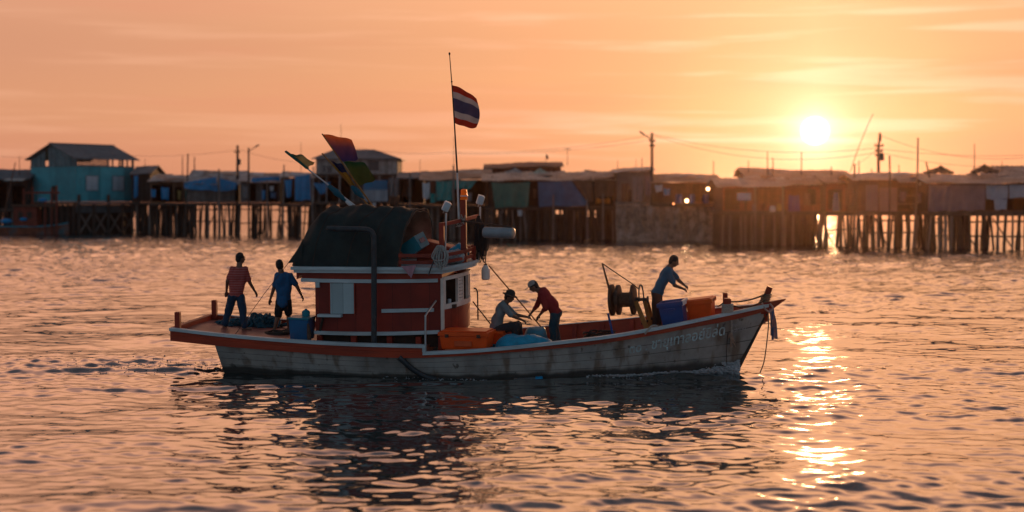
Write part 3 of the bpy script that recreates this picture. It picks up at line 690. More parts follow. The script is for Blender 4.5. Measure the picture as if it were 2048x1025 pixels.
def flood(px, py, base, v_, tilt, lw=.17, lh=.21):
    top = pv(px, py+14, v_); mb = MB(); mb.tube([base, top], .02, 8); pole = add(boat, 'light_pole', mb, M_steel, True)
    c = Vector(pv(px, py, v_)); ax = Vector((math.cos(tilt), .25, math.sin(tilt))).normalized(); az = Vector((-math.sin(tilt), 0, math.cos(tilt))); ay = az.cross(ax).normalized(); az = ax.cross(ay)
    mb = MB(); mb.obox(c, ax*lw*.42, ay*lw*.55, az*lh*.5); add(boat, 'floodlight', mb, M_tin, under=pole, bevel=.015)
    mb = MB(); mb.obox(c+ax*(lw*.42+.006), ax*.006, ay*lw*.48, az*lh*.43); add(boat, 'floodlight_glass', mb, mat('lamp_glass', (.7, .55, .42), .15, .1, 5, 0), under=pole)
    mb = MB(); mb.tube([c-ay*.11, c-ay*.11-az*.09, c-az*.16, c+ay*.11-az*.09, c+ay*.11], .012, 6); add(boat, 'lamp_bracket', mb, M_steel, under=pole)
flood(892.5, 413, (pv(889.5, 520, -1.0)[0], -1.0, ZR), -1.0, -.45)
flood(960.5, 400, (pv(957, 500, .15)[0], .15, ZR), .15, -.32)
# grab rails beside the cabin
mb = MB(); mb.tube(curve([pv(851, 702, -1.5), pv(851, 640, -1.5), pv(851.5, 631, -1.48), pv(860, 618, -1.3), pv(872, 602, -1.05)], 5), .022, 8); add(boat, 'grab_rail', mb, M_steel, True)
mb = MB(); mb.tube(curve([pv(948, 577, .75), pv(953, 579, .78), pv(955, 588, .8), pv(955.5, 612, .8), pv(956, 640, .8)], 5), .018, 8); add(boat, 'grab_rail', mb, M_iron, True)
# stays down to the far rail
mb = MB(); mb.tube([pv(978, 532, .1), pv(1092, 666, 1.40)], .015, 7); add(boat, 'stay_pole', mb, M_yellowwood, True)
mb = MB(); mb.tube([pv(946, 604, .5), pv(982, 650, 1.3)], .016, 7); add(boat, 'stay_pole', mb, M_rust, True)
# bow: stem head, stem post, bollards
mb = MB()
pa = [pv(1486, 619, -.18), pv(1528, 606.5, -.12), pv(1573, 597.5, 0)]; lo_ = [pv(1492, 628, -.16), pv(1532, 629, -.10), pv(1571, 600, 0)]
W3 = [.20, .12, .035]
mb.loft([[(a[0], -w_, a[2]), (a[0], w_, a[2]), (b_[0], w_*.8, b_[2]), (b_[0], -w_*.8, b_[2])] for a, b_, w_ in zip(pa, lo_, W3)], True); add(boat, 'stem_head', mb, M_red, bevel=.01)
p0 = Vector(pv(1524, 615, 0)); p1 = Vector(pv(1540, 574, 0)); mb = MB(); mb.beam(p0, p1, .13, .13, up=(1, 0, 0)); add(boat, 'stem_post', mb, M_red, bevel=.012)
def bollard(px, pyt, v_, wd=.15):
    a = pv(px, pyt, v_); mb = MB(); mb.box((a[0]-wd/2, v_-wd/2, top_at(a[0])-.12), (a[0]+wd/2, v_+wd/2, a[2])); add(boat, 'bollard', mb, M_red, bevel=.02); return a
bn = bollard(1455, 597, -.44, .16); bf = bollard(1450.5, 586, .58, .11)
# painted name and figures on the bow
def thai(txt, x0, y0, x1, y1, hpx, m, name):
    cu = bpy.data.curves.new('t', 'FONT'); cu.body = txt; cu.size = 1.0; cu.resolution_u = 3; cu.extrude = 0; cu.offset = .012
    ob = bpy.data.objects.new('t', cu); COL.objects.link(ob); dg = bpy.context.evaluated_depsgraph_get(); me = bpy.data.meshes.new_from_object(ob.evaluated_get(dg))
    bpy.data.objects.remove(ob, do_unlink=True)
    xs = [v.co.x for v in me.vertices]; W = max(xs)-min(xs); x_ = min(xs)
    print('TEXT', txt, len(me.vertices), W)
    wob = random.Random(5)
    for v in me.vertices:
        t = (v.co.x-x_)/W; px = x0+(x1-x0)*t + v.co.y*hpx*.10; py = y0+(y1-y0)*t - v.co.y*hpx; p = on_hull(px, py, .012)
        v.co = p
    me.name = name; me.materials.clear(); me.materials.append(m); me.update(); o = bpy.data.objects.new(name, me); COL.objects.link(o); o.parent = boat; return o
M_letter = mat('pale_lettering_paint', (.50, .66, .68), .7, .35, 9, .1, dirt=(.36, .40, .40))
thai('\u0e53\u0e50 . \u0e0a\u0e32\u0e22\u0e38\u0e40\u0e17\u0e32\u0e25\u0e2d\u0e22\u0e4c\u0e02\u0e34\u0e25\u0e48\u0e14', 1258, 708, 1449, 670, 29, M_letter, 'painted_name')
M_letter2 = mat('faint_lettering_paint', (.36, .35, .34), .7, .4, 9, .1)
thai('\u0e57\u0e51\u0e55\u0e55', 1461, 656, 1483, 650, 13, M_letter2, 'painted_figures')
thai('\u0e51\u0e57\u0e53\u0e53\u0e53', 1461, 667, 1491, 659, 13, M_letter2, 'painted_figures')
# ------------------------------------------------------------------ people
M_skin = mat('skin', (.17, .085, .055), .55, .12, 8, .03)
M_hair = mat('black_hair', (.012, .010, .010), .6, .3, 40, .2)
def cloth_mat(name, col, **k): return mat(name, col, .9, .16, 5, .25, **k)
M_eye = mat('eye', (.03, .02, .02), .2, .1, 3, 0)
from mathutils import noise as mnoise
def crease(me, amp, f=9.0):
    vs = me.vertices; nn = [v.normal.copy() for v in vs]
    for v, n_ in zip(vs, nn):
        p = v.co; d = mnoise.noise(Vector((p.x*f, p.y*f, p.z*f*.55))) + .6*mnoise.noise(Vector((p.x*f*2.1+7, p.y*f*2.1, p.z*f*1.1+p.x*f)))
        v.co = p + n_*d*amp
    me.update(); return me
def person(label, J, fwd, up, shirt_m, pants_m, sleeve=.55, leg=1.0, hat=None, stripes=None, girth=1.0, skirt=0, bare=True):
    """J: joints in the boat's frame - head neck chest belly pelvis; sh el wr (two each); hip kn an toe (two each)"""
    base = tuple((V3(J['an'][0]) + V3(J['an'][1]))/2); base = (base[0], base[1], min(J['an'][0][2], J['an'][1][2])-.07)
    p = root('person', label, 'person', base, 'boat')
    H = V3(J['head']); f = V3(fwd).normalized(); u_ = V3(up).normalized(); s = f.cross(u_).normalized(); u_ = s.cross(f)
    mb = MB()
    mb.ell(H, f*.104, s*.082, u_*.124); mb.ell(H + f*.035 - u_*.055, f*.066, s*.059, u_*.066)
    mb.capsule(H + f*.088 + u_*.02, H + f*.112 - u_*.028, .011, .017)                       # nose
    mb.capsule(H + f*.086 + u_*.035 + s*.035, H + f*.086 + u_*.035 - s*.035, .014)            # brow
    for q in (-1, 1): mb.ell(H + s*q*.078 - u_*.012, f*.022, s*.012, u_*.034)                 # ears
    mb.capsule(H + f*.088 - u_*.062 + s*.022, H + f*.088 - u_*.062 - s*.022, .011)            # lips
    mb.capsule(H - u_*.07 - f*.015, J['neck'], .062, .075); mb.capsule(J['neck'], J['chest'], .075, .09)
    C, B, P_ = V3(J['chest']), V3(J['belly']), V3(J['pelvis'])
    sx = (V3(J['sh'][1]) - V3(J['sh'][0])); ax = sx.normalized()
    td = (C-P_).normalized(); fx = ax.cross(td).normalized(); ax2 = td.cross(fx)
    def torso(m, g):
        m.ell(C, ax2*(.165+g)*girth, fx*(.115+g), td*(.20+g)); m.ell(B, ax2*(.145+g)*girth, fx*(.105+g)*girth, td*(.17+g)); m.ell(P_, ax2*(.16+g), fx*(.12+g), td*(.12+g))
        m.capsule(J['sh'][0], J['sh'][1], .058+g)
        m.capsule(V3(J['sh'][0]).lerp(C, .25), V3(J['pelvis'])+V3(ax2)*-.06, .085+g, .09+g); m.capsule(V3(J['sh'][1]).lerp(C, .25), V3(J['pelvis'])+V3(ax2)*.06, .085+g, .09+g)
    torso(mb, 0)
    for k in (0, 1):
        S, E, Wr = V3(J['sh'][k]), V3(J['el'][k]), V3(J['wr'][k]); mb.capsule(S, E, .058, .046); mb.capsule(E, Wr, .046, .029)
        hd = (Wr-E).normalized(); side = hd.cross(Vector((0, 0, 1))); side = side.normalized() if side.length > .1 else Vector((1, 0, 0)); nrm = side.cross(hd)
        if nrm.z > 0: nrm = -nrm
        Pc = Wr + hd*.085; mb.capsule(Wr, Pc, .026, .030); mb.capsule(Wr + hd*.06 - side*.022, Wr + hd*.06 + side*.022, .022)
        for i, (o_, L_) in enumerate(((-.033, .072), (-.011, .082), (.011, .077), (.032, .060))):     # four fingers, bent
            a = Pc + side*o_ - hd*.004; b_ = a + hd*L_*.5 + nrm*L_*.18; c = b_ + hd*L_*.28 + nrm*L_*.42; mb.capsule(a, b_, .0095); mb.capsule(b_, c, .0088, .0078)
        a = Wr + hd*.03 + side*.026; b_ = a + hd*.030 + side*.030 + nrm*.01; mb.capsule(a, b_, .013, .011); mb.capsule(b_, b_ + hd*.032 + nrm*.016, .0105, .009)
        Hp, K, A, T = V3(J['hip'][k]), V3(J['kn'][k]), V3(J['an'][k]), V3(J['toe'][k])
        mb.capsule(Hp, K, .082, .056); mb.capsule(K, A, .056, .038); mb.ell(K.lerp(A, .28) - f*.015, s*.052, f*.055, (A-K).normalized()*.12)
        mb.capsule(A + Vector((0, 0, -.035)), T, .044, .034); mb.capsule(A + Vector((0, 0, -.045)) - (T-A).normalized()*.04, A, .036, .036)
    meshobj('body', remesh(mb, .0105, 'body', M_skin, base, 4), p)
    sm = MB(); torso(sm, .018)
    if skirt: sm.ell(P_ - td*.06, ax2*.185, fx*.145, td*.13)
    for k in (0, 1):
        S, E, Wr = V3(J['sh'][k]), V3(J['el'][k]), V3(J['wr'][k])
        sm.capsule(S, E if sleeve >= 1 else S.lerp(E, sleeve+.0), .070, .070)
        if sleeve > 1: sm.capsule(E, E.lerp(Wr, sleeve-1), .062, .045)
    so = meshobj('shirt', crease(remesh(sm, .016, 'shirt', shirt_m, base, 3), .017), p)
    pm = MB(); pm.ell(P_ - td*.02, ax2*.172, fx*.135, td*.125)
    for k in (0, 1):
        Hp, K, A = V3(J['hip'][k]), V3(J['kn'][k]), V3(J['an'][k])
        pm.capsule(Hp, K if leg >= .5 else Hp.lerp(K, leg*2), .108, .092)
        if leg > .5: pm.capsule(K, K.lerp(A, (leg-.5)*2), .090, .080)
    meshobj('trousers', crease(remesh(pm, .016, 'trousers', pants_m, base, 3), .014), p)
    hm_ = MB(); hm_.ell(H - f*.018 + u_*.034, f*.106, s*.094, u_*.108); hm_.ell(H - f*.05 - u_*.02, f*.068, s*.086, u_*.088)
    meshobj('hair', remesh(hm_, .012, 'hair', M_hair, base, 2), p)
    for q in (-1, 1):
        em = MB(); em.ell(H + f*.090 + u_*.008 + s*q*.032, f*.010, s*.013, u_*.008, 10, 6); add(p, 'eye', em, M_eye, True)
    if hat:
        kind, hmt = hat; t = MB()
        if kind == 'brim':
            t.lathe(H + u_*.045, u_, [(-.012, .175), (0, .178), (.012, .125), (.02, .112), (.07, .104), (.115, .07), (.128, .02)], 20)
        else:
            t.lathe(H + u_*.035, u_, [(0, .106), (.04, .106), (.08, .085), (.105, .045), (.112, .01)], 18)
            t.obox(H + u_*.045 + f*.135, f*.065, s*.065, u_*.007)
        add(p, 'hat' if kind == 'brim' else 'cap', t, hmt, True)
    return p
def on_deck(px, py):
    u = -5.0
    for _ in range(8): u, v_, w = pw(px, py, deckA(u)+.012)
    return u, v_, w
def jt(*a): return tuple(a)
# standing astern, back to us, red striped shirt and jeans
vA = on_deck(470, 659)[1]
def q(px, py, dv=0.0): return pv(px, py, vA+dv)
M_stripe = cloth_mat('red_striped_cotton', (.34, .06, .05))
nt = M_stripe.node_tree; N = nt.nodes; L = nt.links; b_ = N['Principled BSDF']; src = b_.inputs['Base Color'].links[0].from_socket
t_ = N.new('ShaderNodeTexCoord'); w_ = N.new('ShaderNodeTexWave'); w_.bands_direction = 'Z'; w_.inputs['Scale'].default_value = 5.5; w_.inputs['Distortion'].default_value = .6; L.new(t_.outputs['Object'], w_.inputs[0])
r_ = N.new('ShaderNodeMapRange'); r_.inputs[1].default_value = .72; r_.inputs[2].default_value = .80; L.new(w_.outputs[1], r_.inputs[0])
m_ = N.new('ShaderNodeMix'); m_.data_type = 'RGBA'; L.new(r_.outputs[0], m_.inputs[0]); L.new(src, m_.inputs[6]); m_.inputs[7].default_value = (.40, .13, .12, 1); L.new(m_.outputs[2], b_.inputs['Base Color'])
person('person in red striped shirt and jeans standing on the stern deck', dict(
    head=q(481, 517, .02), neck=q(479, 533), chest=q(477, 551), belly=q(474, 572), pelvis=q(472, 589),
    sh=(q(464.5, 539), q(490.5, 539.5)), el=(q(455, 563, -.05), q(500, 566, .10)), wr=(q(453, 583, .10), q(510, 583, .22)),
    hip=(q(464, 595), q(481, 595)), kn=(q(457, 624, .08), q(486, 627, .0)), an=(q(449, 651, .06), q(489, 655.5, -.05)), toe=(q(453, 655, .18), q(501, 658.5, -.02))),
    (.75, .62, -.08), (0, 0, 1), M_stripe, cloth_mat('dark_blue_denim', (.018, .045, .085)), sleeve=.72, leg=.93)
# standing by the bin, back to us, blue shirt and dark shorts
vB = on_deck(562, 664)[1]
def q(px, py, dv=0.0): return pv(px, py, vB+dv)
person('person in loose blue shirt and dark shorts walking with arms held out', dict(
    head=q(559, 531, .03), neck=q(563, 545), chest=q(566, 562), belly=q(567, 582), pelvis=q(567, 600),
    sh=(q(555.5, 551), q(580, 552)), el=(q(547, 579, .02), q(595, 575, .02)), wr=(q(541, 598, .06), q(603, 591, .08)),
    hip=(q(560, 605), q(575, 605)), kn=(q(556, 633, .02), q(577, 630, .12)), an=(q(549, 660, -.05), q(578, 656, .26)), toe=(q(541, 664, .02), q(572, 659, .36))),
    (-.55, .80, -.12), (-.1, 0, 1), cloth_mat('blue_cotton', (.015, .095, .22)), cloth_mat('black_cotton', (.018, .018, .022)), sleeve=.68, leg=.42, skirt=1)
# seated by the sacks, grey shirt, brimmed hat
vC = -.35
def q(px, py, dv=0.0): return pv(px, py, vC+dv)
person('person in grey shirt and brimmed hat sitting on the foredeck', dict(
    head=q(1019, 594), neck=q(1011, 606), chest=q(1003, 620), belly=q(995, 639), pelvis=q(991, 656),
    sh=(q(1005, 611, -.18), q(1009, 610, .18)), el=(q(1024, 632, -.22), q(1031, 630, .16)), wr=(q(1043, 640, -.08), q(1052, 634, .12)),
    hip=(q(995, 660, -.10), q(996, 659, .10)), kn=(q(1033, 652, -.17), q(1037, 650, .18)), an=(q(1026, 687, -.15), q(1040, 684, .2)), toe=(q(1040, 690, -.15), q(1054, 687, .2))),
    (.92, -.12, -.30), (.25, 0, 1), cloth_mat('grey_cotton', (.17, .20, .21)), cloth_mat('dark_grey_cotton', (.03, .03, .035)), sleeve=.9, leg=.85, girth=1.14, hat=('brim', cloth_mat('dark_felt', (.035, .028, .025))))
# bending over the sacks, red shirt and cap
vD = .10
def q(px, py, dv=0.0): return pv(px, py, vD+dv)
person('person in dark red shirt and cap bending over a blue sack', dict(
    head=q(1067, 573, -.03), neck=q(1077, 580), chest=q(1091, 592), belly=q(1104, 607), pelvis=q(1112, 626),
    sh=(q(1083, 590, -.18), q(1085, 586, .18)), el=(q(1091, 616, -.22), q(1075, 610, .18)), wr=(q(1079, 631, -.12), q(1063, 626, .12)),
    hip=(q(1109, 632, -.10), q(1112, 631, .10)), kn=(q(1106, 660, -.12), q(1110, 657, .14)), an=(q(1108, 688, -.12), q(1116, 684, .15)), toe=(q(1095, 692, -.13), q(1103, 688, .15))),
    (-.80, -.10, -.55), (-.55, 0, .83), cloth_mat('dark_red_cotton', (.24, .018, .02)), cloth_mat('dark_teal_cotton', (.018, .05, .07)), sleeve=1.6, leg=.95, girth=1.10, hat=('cap', cloth_mat('pale_cap_cotton', (.30, .28, .26))))
# at the crates, blue shirt
vE = -.10
def q(px, py, dv=0.0): return pv(px, py, vE+dv)
person('person in blue shirt leaning over the open blue crate', dict(
    head=q(1348, 523), neck=q(1339, 535), chest=q(1332, 550), belly=q(1322, 568), pelvis=q(1315, 585),
    sh=(q(1336, 543, -.18), q(1340, 541, .18)), el=(q(1349, 571, -.16), q(1357, 561, .16)), wr=(q(1364, 577, -.06), q(1368, 570, .16)),
    hip=(q(1313, 592, -.09), q(1315, 591, .09)), kn=(q(1312, 622, -.09), q(1318, 620, .12)), an=(q(1312, 651, -.10), q(1316, 648, .12)), toe=(q(1324, 655, -.10), q(1328, 652, .12))),
    (.88, -.05, -.35), (.35, 0, .94), cloth_mat('faded_blue_cotton', (.025, .11, .19)), cloth_mat('brown_cotton', (.05, .03, .025)), sleeve=.75, leg=.95)
# ------------------------------------------------------------------ things on the boat
def tilted(px, py, v_, tilt, yaw):       # frame at a point: axes along, across, up
    o = Vector(pv(px, py, v_)); a = Vector((math.cos(tilt)*math.cos(yaw), -math.sin(yaw), math.sin(tilt)*math.cos(yaw))).normalized(); c = Vector((-math.sin(tilt), 0, math.cos(tilt))); n_ = c.cross(a).normalized()
    return o, a, n_, c
def frustum(mb, o, a, n_, c, L_, D, Ht, taper=.04, h0=0):
    lo = [o + a*taper + n_*taper, o + a*(L_-taper) + n_*taper, o + a*(L_-taper) + n_*(D-taper), o + a*taper + n_*(D-taper)]
    hi = [o + c*Ht, o + a*L_ + c*Ht, o + a*L_ + n_*D + c*Ht, o + n_*D + c*Ht]
    return mb.hexa([p + c*h0 for p in lo], hi)
# orange cool box by the cabin
o, a, n_, c = tilted(879, 699, -1.38, .01, R(6)); base = tuple(o)
cb = root('cool_box', 'long orange cool box with flat lid beside the cabin', 'cool box', base, 'boat')
mb = MB(); frustum(mb, o, a, n_, c, 1.08, .62, .29, .035); add(cb, 'box_body', mb, M_orange, bevel=.02)
mb = MB(); mb.obox(o + a*.54 + n_*.31 + c*.335, a*.57, n_*.335, c*.042); mb.obox(o + a*.54 + n_*.31 + c*.392, a*.52, n_*.29, c*.015); add(cb, 'lid', mb, M_orange, bevel=.012)
mb = MB(); mb.obox(o + a*.54 - n_*.004 + c*.13, a*.20, n_*.012, c*.06); add(cb, 'side_panel', mb, mat('faded_orange_plastic', (.60, .085, .018), .5, .2, 5, .05), bevel=.01)
for k in (.18, .9): mb = MB(); mb.obox(o + a*k - n_*.03 + c*.30, a*.04, n_*.012, c*.035); add(cb, 'latch', mb, M_rust)
o, a, n_, c = tilted(968, 689, -.72, .01, R(4))
cb = root('cool_box', 'smaller orange cool box half hidden behind the seated person', 'cool box', tuple(o), 'boat')
mb = MB(); frustum(mb, o, a, n_, c, .42, .40, .22, .03); add(cb, 'box_body', mb, M_orange, bevel=.02)
mb = MB(); mb.obox(o + a*.21 + n_*.2 + c*.25, a*.23, n_*.22, c*.03); add(cb, 'lid', mb, M_orange, bevel=.01)
# the two crates at the bow
def crate(px, py, v_, L_, D, Ht, m, label, open_):
    o, a, n_, c = tilted(px, py, v_, R(8.5), R(9)); cr = root('fish_crate', label, 'crate', tuple(o), 'boat')
    if open_:
        mb = MB(); t = .03
        def P4(e, h): return [o + a*e + n_*e + c*h, o + a*(L_-e) + n_*e + c*h, o + a*(L_-e) + n_*(D-e) + c*h, o + a*e + n_*(D-e) + c*h]
        mb.loft([P4(.04, 0), P4(0, Ht), P4(t, Ht), P4(.04+t, .03)], True, False); k = len(mb.v); mb.f.append((k-4, k-3, k-2, k-1)); mb.f.append((3, 2, 1, 0))
        add(cr, 'crate_body', mb, m)
        mb = MB(); e = .022
        mb.obox(o + a*L_/2 - n_*.012 + c*(Ht-.05), a*(L_/2+e), n_*.012, c*.045); mb.obox(o + a*L_/2 + n_*(D+.012) + c*(Ht-.05), a*(L_/2+e), n_*.012, c*.045); mb.obox(o - a*.012 + n_*D/2 + c*(Ht-.05), a*.012, n_*D/2, c*.045)
        add(cr, 'rim', mb, m, bevel=.008)
        mb = MB()                                           # perforated end handle, pale plastic
        for k in range(6): mb.obox(o + a*(L_+.014) + n_*(D*(k+.02)/5) + c*(Ht-.05), a*.014, n_*.020, c*.045)
        mb.obox(o + a*(L_+.0145) + n_*D/2 + c*(Ht-.008), a*.0145, n_*(D/2+.02), c*.012); mb.obox(o + a*(L_+.0145) + n_*D/2 + c*(Ht-.09), a*.0145, n_*(D/2+.02), c*.014)
        add(cr, 'grip_rail', mb, mat('pale_grip_plastic', (.75, .72, .70), .4, .1, 4, 0))
        mb = MB(); mb.obox(o + a*L_*.45 - n_*.02 + c*(Ht-.16), a*.12, n_*.018, c*.022); add(cr, 'handle', mb, m, bevel=.01)
    else:
        mb = MB(); frustum(mb, o, a, n_, c, L_, D, Ht, .04); add(cr, 'crate_body', mb, m, bevel=.015)
        mb = MB(); mb.obox(o + a*L_/2 + n_*D/2 + c*(Ht+.005), a*(L_/2+.03), n_*(D/2+.03), c*.05); mb.obox(o + a*L_/2 + n_*D/2 + c*(Ht+.062), a*(L_/2-.02), n_*(D/2-.02), c*.012); add(cr, 'lid', mb, m, bevel=.012)
        mb = MB()
        for k in range(4): mb.obox(o + a*(L_+.032) + n_*(D*(k+.7)/4.4) + c*(Ht+.01), a*.004, n_*.022, c*.022)
        add(cr, 'grip_slots', mb, M_dark)
    return cr
crate(1322, 655, -.70, .54, .50, .52, M_blue, 'open blue fish crate with pale perforated end', True)
crate(1376, 643, -.40, .57, .48, .38, M_orange, 'lidded orange fish crate near the bow bollards', False)
# sacks
def sack(label, c, L_, W, H_, m, yaw=0, name='sack', cat='sack', seed=1):
    rg = random.Random(seed); ph = [rg.uniform(0, 6) for _ in range(6)]; mb = MB(); vs = []; n, k = 36, 22; rings = []
    for i in range(k+1):
        t = -1+2*i/k; rr_ = max(1-abs(t)**3.2, 0)**.5; ring = []
        for j in range(n):
            a_ = 2*math.pi*j/n; y = math.cos(a_); z = math.sin(a_); e_ = .75
            y = math.copysign(abs(y)**e_, y); z = math.copysign(abs(z)**e_, z)
            w = 1 + .06*math.sin(3*a_+ph[0]+4*t) + .05*math.sin(7*t+ph[1]+2*a_) + .05*math.sin(6*a_+ph[2]+14*t) + .035*math.sin(13*a_+ph[4]-9*t) + .12*math.sin(2.2*t+ph[3])
            hgt = (1-.25*t*t)
            ring.append((L_/2*t, W/2*rr_*y*w, H_/2 + H_/2*rr_*(z*w*hgt if z > 0 else z*.9)))
        rings.append(ring)
    cy, sy = math.cos(yaw), math.sin(yaw)
    rings = [[(c[0]+p[0]*cy-p[1]*sy, c[1]+p[0]*sy+p[1]*cy, c[2]+p[2]) for p in r_] for r_ in rings]
    mb.loft(rings, True); return solo(name, label, cat, mb, m, tuple(c), 'boat', smooth=True, ang=70)
p = pv(1051, 692, -1.12); sack('long bright blue plastic sack lying along the near rail', (p[0], -1.12, deckF(p[0])), 1.36, .60, .54, M_bluetarp, 0, seed=3)
p = pv(1066, 668, .05); bg_ = MB()
rings = []
for i in range(15):
    t = i/14; ring = []; pp = pv(1067, 690, -.02)
    for j in range(28):
        a_ = 2*math.pi*j/28; r1 = .29*(1-.30*t**2)*(1+.07*math.sin(3*a_+5*t)+.05*math.sin(8*a_+3*t)) * (1 if t < .93 else .8)
        ring.append((pp[0]+.08*t+r1*math.cos(a_), -.02+r1*.9*math.sin(a_), deckF(0)+.02+.56*t+.03*math.sin(2*a_+1)*t))
    rings.append(ring)
bg_.loft(rings, True); solo('sack', 'upright blue sack held open by the bending person', 'sack', bg_, mat('pale_blue_sack', (.06, .22, .30), .6, .35, 4, .25), (pp[0], -.02, deckF(0)), 'boat', smooth=True, ang=70)
p = pv(970, 670, .55); sack('teal tarp bundle lying by the far rail ahead of the cabin', (p[0], .55, deckF(p[0])), 1.0, .5, .40, M_bluetarp, .3, 'tarp_bundle', 'tarp', 5)
# rope heaps
def coil(label, c, r0, turns, rad, m, seed=1, h=.12, name='rope_coil', flat_=.8):
    rg = random.Random(seed); pts = []; n = int(turns*14)
    for i in range(n):
        a_ = 2*math.pi*i/14; r_ = r0*(.55+.45*rg.random()*.5+.25*math.sin(i*.23)); pts.append((c[0]+r_*math.cos(a_), c[1]+r_*flat_*math.sin(a_), c[2]+rad+h*(i/n)*(.6+.4*rg.random())))
    mb = MB(); mb.tube(curve(pts, 2), rad, 5); return solo(name, label, 'rope', mb, m, tuple(c), 'boat', smooth=True)
p = pv(962, 668, .3); coil('dark rope heap on deck in front of the cabin', (p[0], .30, deckF(p[0])+.28), .24, 9, .022, M_dark, 2, .22)
p = on_deck(556, 669); coil('dark flat rope coil on the stern deck near the bin', (p[0], p[1]+.05, deckA(p[0])), .34, 9, .02, M_dark, 3, .05)
p = pv(1200, 668, .55); coil('thin rope heap lying in the bow beside the far bulwark', (p[0], .45, deckF(p[0])+.02), .42, 8, .02, M_dark, 7, .26)
p = on_deck(524, 655); 
def netpile(label, c, L_, W, H_, m, seed):
    rg = random.Random(seed); mb = MB()
    for k in range(46):
        t = rg.uniform(-1, 1); b0 = Vector((c[0]+t*L_/2, c[1]+rg.uniform(-1, 1)*W/2, c[2]+.01)); pts = [b0]
        hm2 = H_*(1-t*t*.8)
        for i in range(5): pts.append(pts[-1] + Vector((rg.uniform(-.14, .14), rg.uniform(-.1, .1), 0)) ); pts[-1].z = c[2]+.02+rg.random()*hm2
        mb.tube(curve(pts, 4), rg.uniform(.02, .045), 6)
    return solo('net_heap', label, 'fishing net', mb, m, tuple(c), 'boat', smooth=True)
netpile('heap of teal fishing net on the stern deck between the two standing people', (p[0], p[1]+.1, deckA(p[0])), .62, .5, .30, mat('teal_net', (.02, .09, .13), .8, .5, 12, .3), 5)
p = on_deck(466, 652); netpile('small teal cloth heap on the deck by the jeans of the striped person', (p[0], p[1]+.2, deckA(p[0])), .55, .3, .12, mat('teal_net', (.02, .09, .13)), 6)
# blue bin at the back of the cabin
o, a, n_, c = tilted(577, 681, -1.20, -.01, R(4)); bn_ = root('storage_bin', 'square dark blue plastic bin with lid behind the cabin', 'bin', tuple(o), 'boat')
mb = MB(); frustum(mb, o, a, n_, c, .46, .50, .47, .025); add(bn_, 'bin_body', mb, M_binblue, bevel=.02)
mb = MB(); mb.obox(o + a*.23 + n_*.25 + c*.488, a*.25, n_*.27, c*.022); add(bn_, 'lid', mb, M_teal, bevel=.01)
p = pv(612, 632, -.95); mb = MB(); mb.lathe((p[0], -.95, o.z+.512), (0, 0, 1), [(0, .09), (.10, .095), (.13, .07), (.15, .03), (.17, .03)], 14); solo('jar', 'small dark teal plastic jar standing on the blue bin', 'jar', mb, M_teal, (p[0], -.95, o.z+.512), 'boat', smooth=True)
p = pv(622, 684, -1.3); mb = MB(); mb.tube([(p[0]-.02, -1.36, deckA(-3)+.0), (p[0]-.03, -1.32, deckA(-3)+.25), (p[0]-.07, -1.28, deckA(-3)+.50)], [.03, .055, .025], 8); solo('boat_fender', 'slim brown fender propped against the blue bin', 'fender', mb, M_rust, (p[0], -1.36, deckA(-3)), 'boat', smooth=True)
# roof load
o, a, n_, c = tilted(812, 519, -.62, R(33), R(22)); tb = root('roof_box', 'tilted teal plastic box on the cabin roof by the canvas', 'box', tuple(o), 'boat')
mb = MB(); t = .02; L_, D, Ht = .52, .40, .32
def P4(e, h): return [o + a*e + n_*e + c*h, o + a*(L_-e) + n_*e + c*h, o + a*(L_-e) + n_*(D-e) + c*h, o + a*e + n_*(D-e) + c*h]
mb.loft([P4(.02, 0), P4(0, Ht), P4(t, Ht), P4(.02+t, .02)], True, False); k = len(mb.v); mb.f.append((k-4, k-3, k-2, k-1)); mb.f.append((3, 2, 1, 0)); add(tb, 'box_body', mb, M_teal)
mb = MB(); mb.obox(o + a*(L_-.006) + n_*D*.5 + c*Ht*.5, a*.012, n_*.10, c*.05); add(tb, 'box_patch', mb, mat('faded_print', (.20, .12, .13), .6, .5, 14, .05))
p = pv(835, 492, .25); q_ = pv(922, 500, .25); mb = MB()
ridge = [(p[0], ZR+.02), (p[0]+.02, ZR+.36), (p[0]+.15, ZR+.52), (q_[0]-.25, ZR+.36), (q_[0], ZR+.24), (q_[0]+.02, ZR+.02)]
mb.loft([[(x, .10, z) for x, z in ridge], [(x+.04, .62, z) for x, z in ridge]], True); solo('dinghy_tarp', 'dark red sloping cover lying on the roof behind the teal box', 'cover', mb, M_red, (p[0], .36, ZR), 'boat', bevel=.03)
p = pv(905, 505, -.55); sack('grey net bundle stowed on the front of the cabin roof', (p[0], -.45, ZR+.01), .55, .5, .34, mat('grey_net', (.30, .32, .33), .9, .5, 18, .4), .2, 'net_bundle', 'net', 9)
p = pv(915, 492, -.1); sack('bright blue tarp bundle on the roof beside the mast', (p[0], .02, ZR+.01), .5, .5, .40, M_bluetarp, .1, 'tarp_bundle', 'tarp', 12)
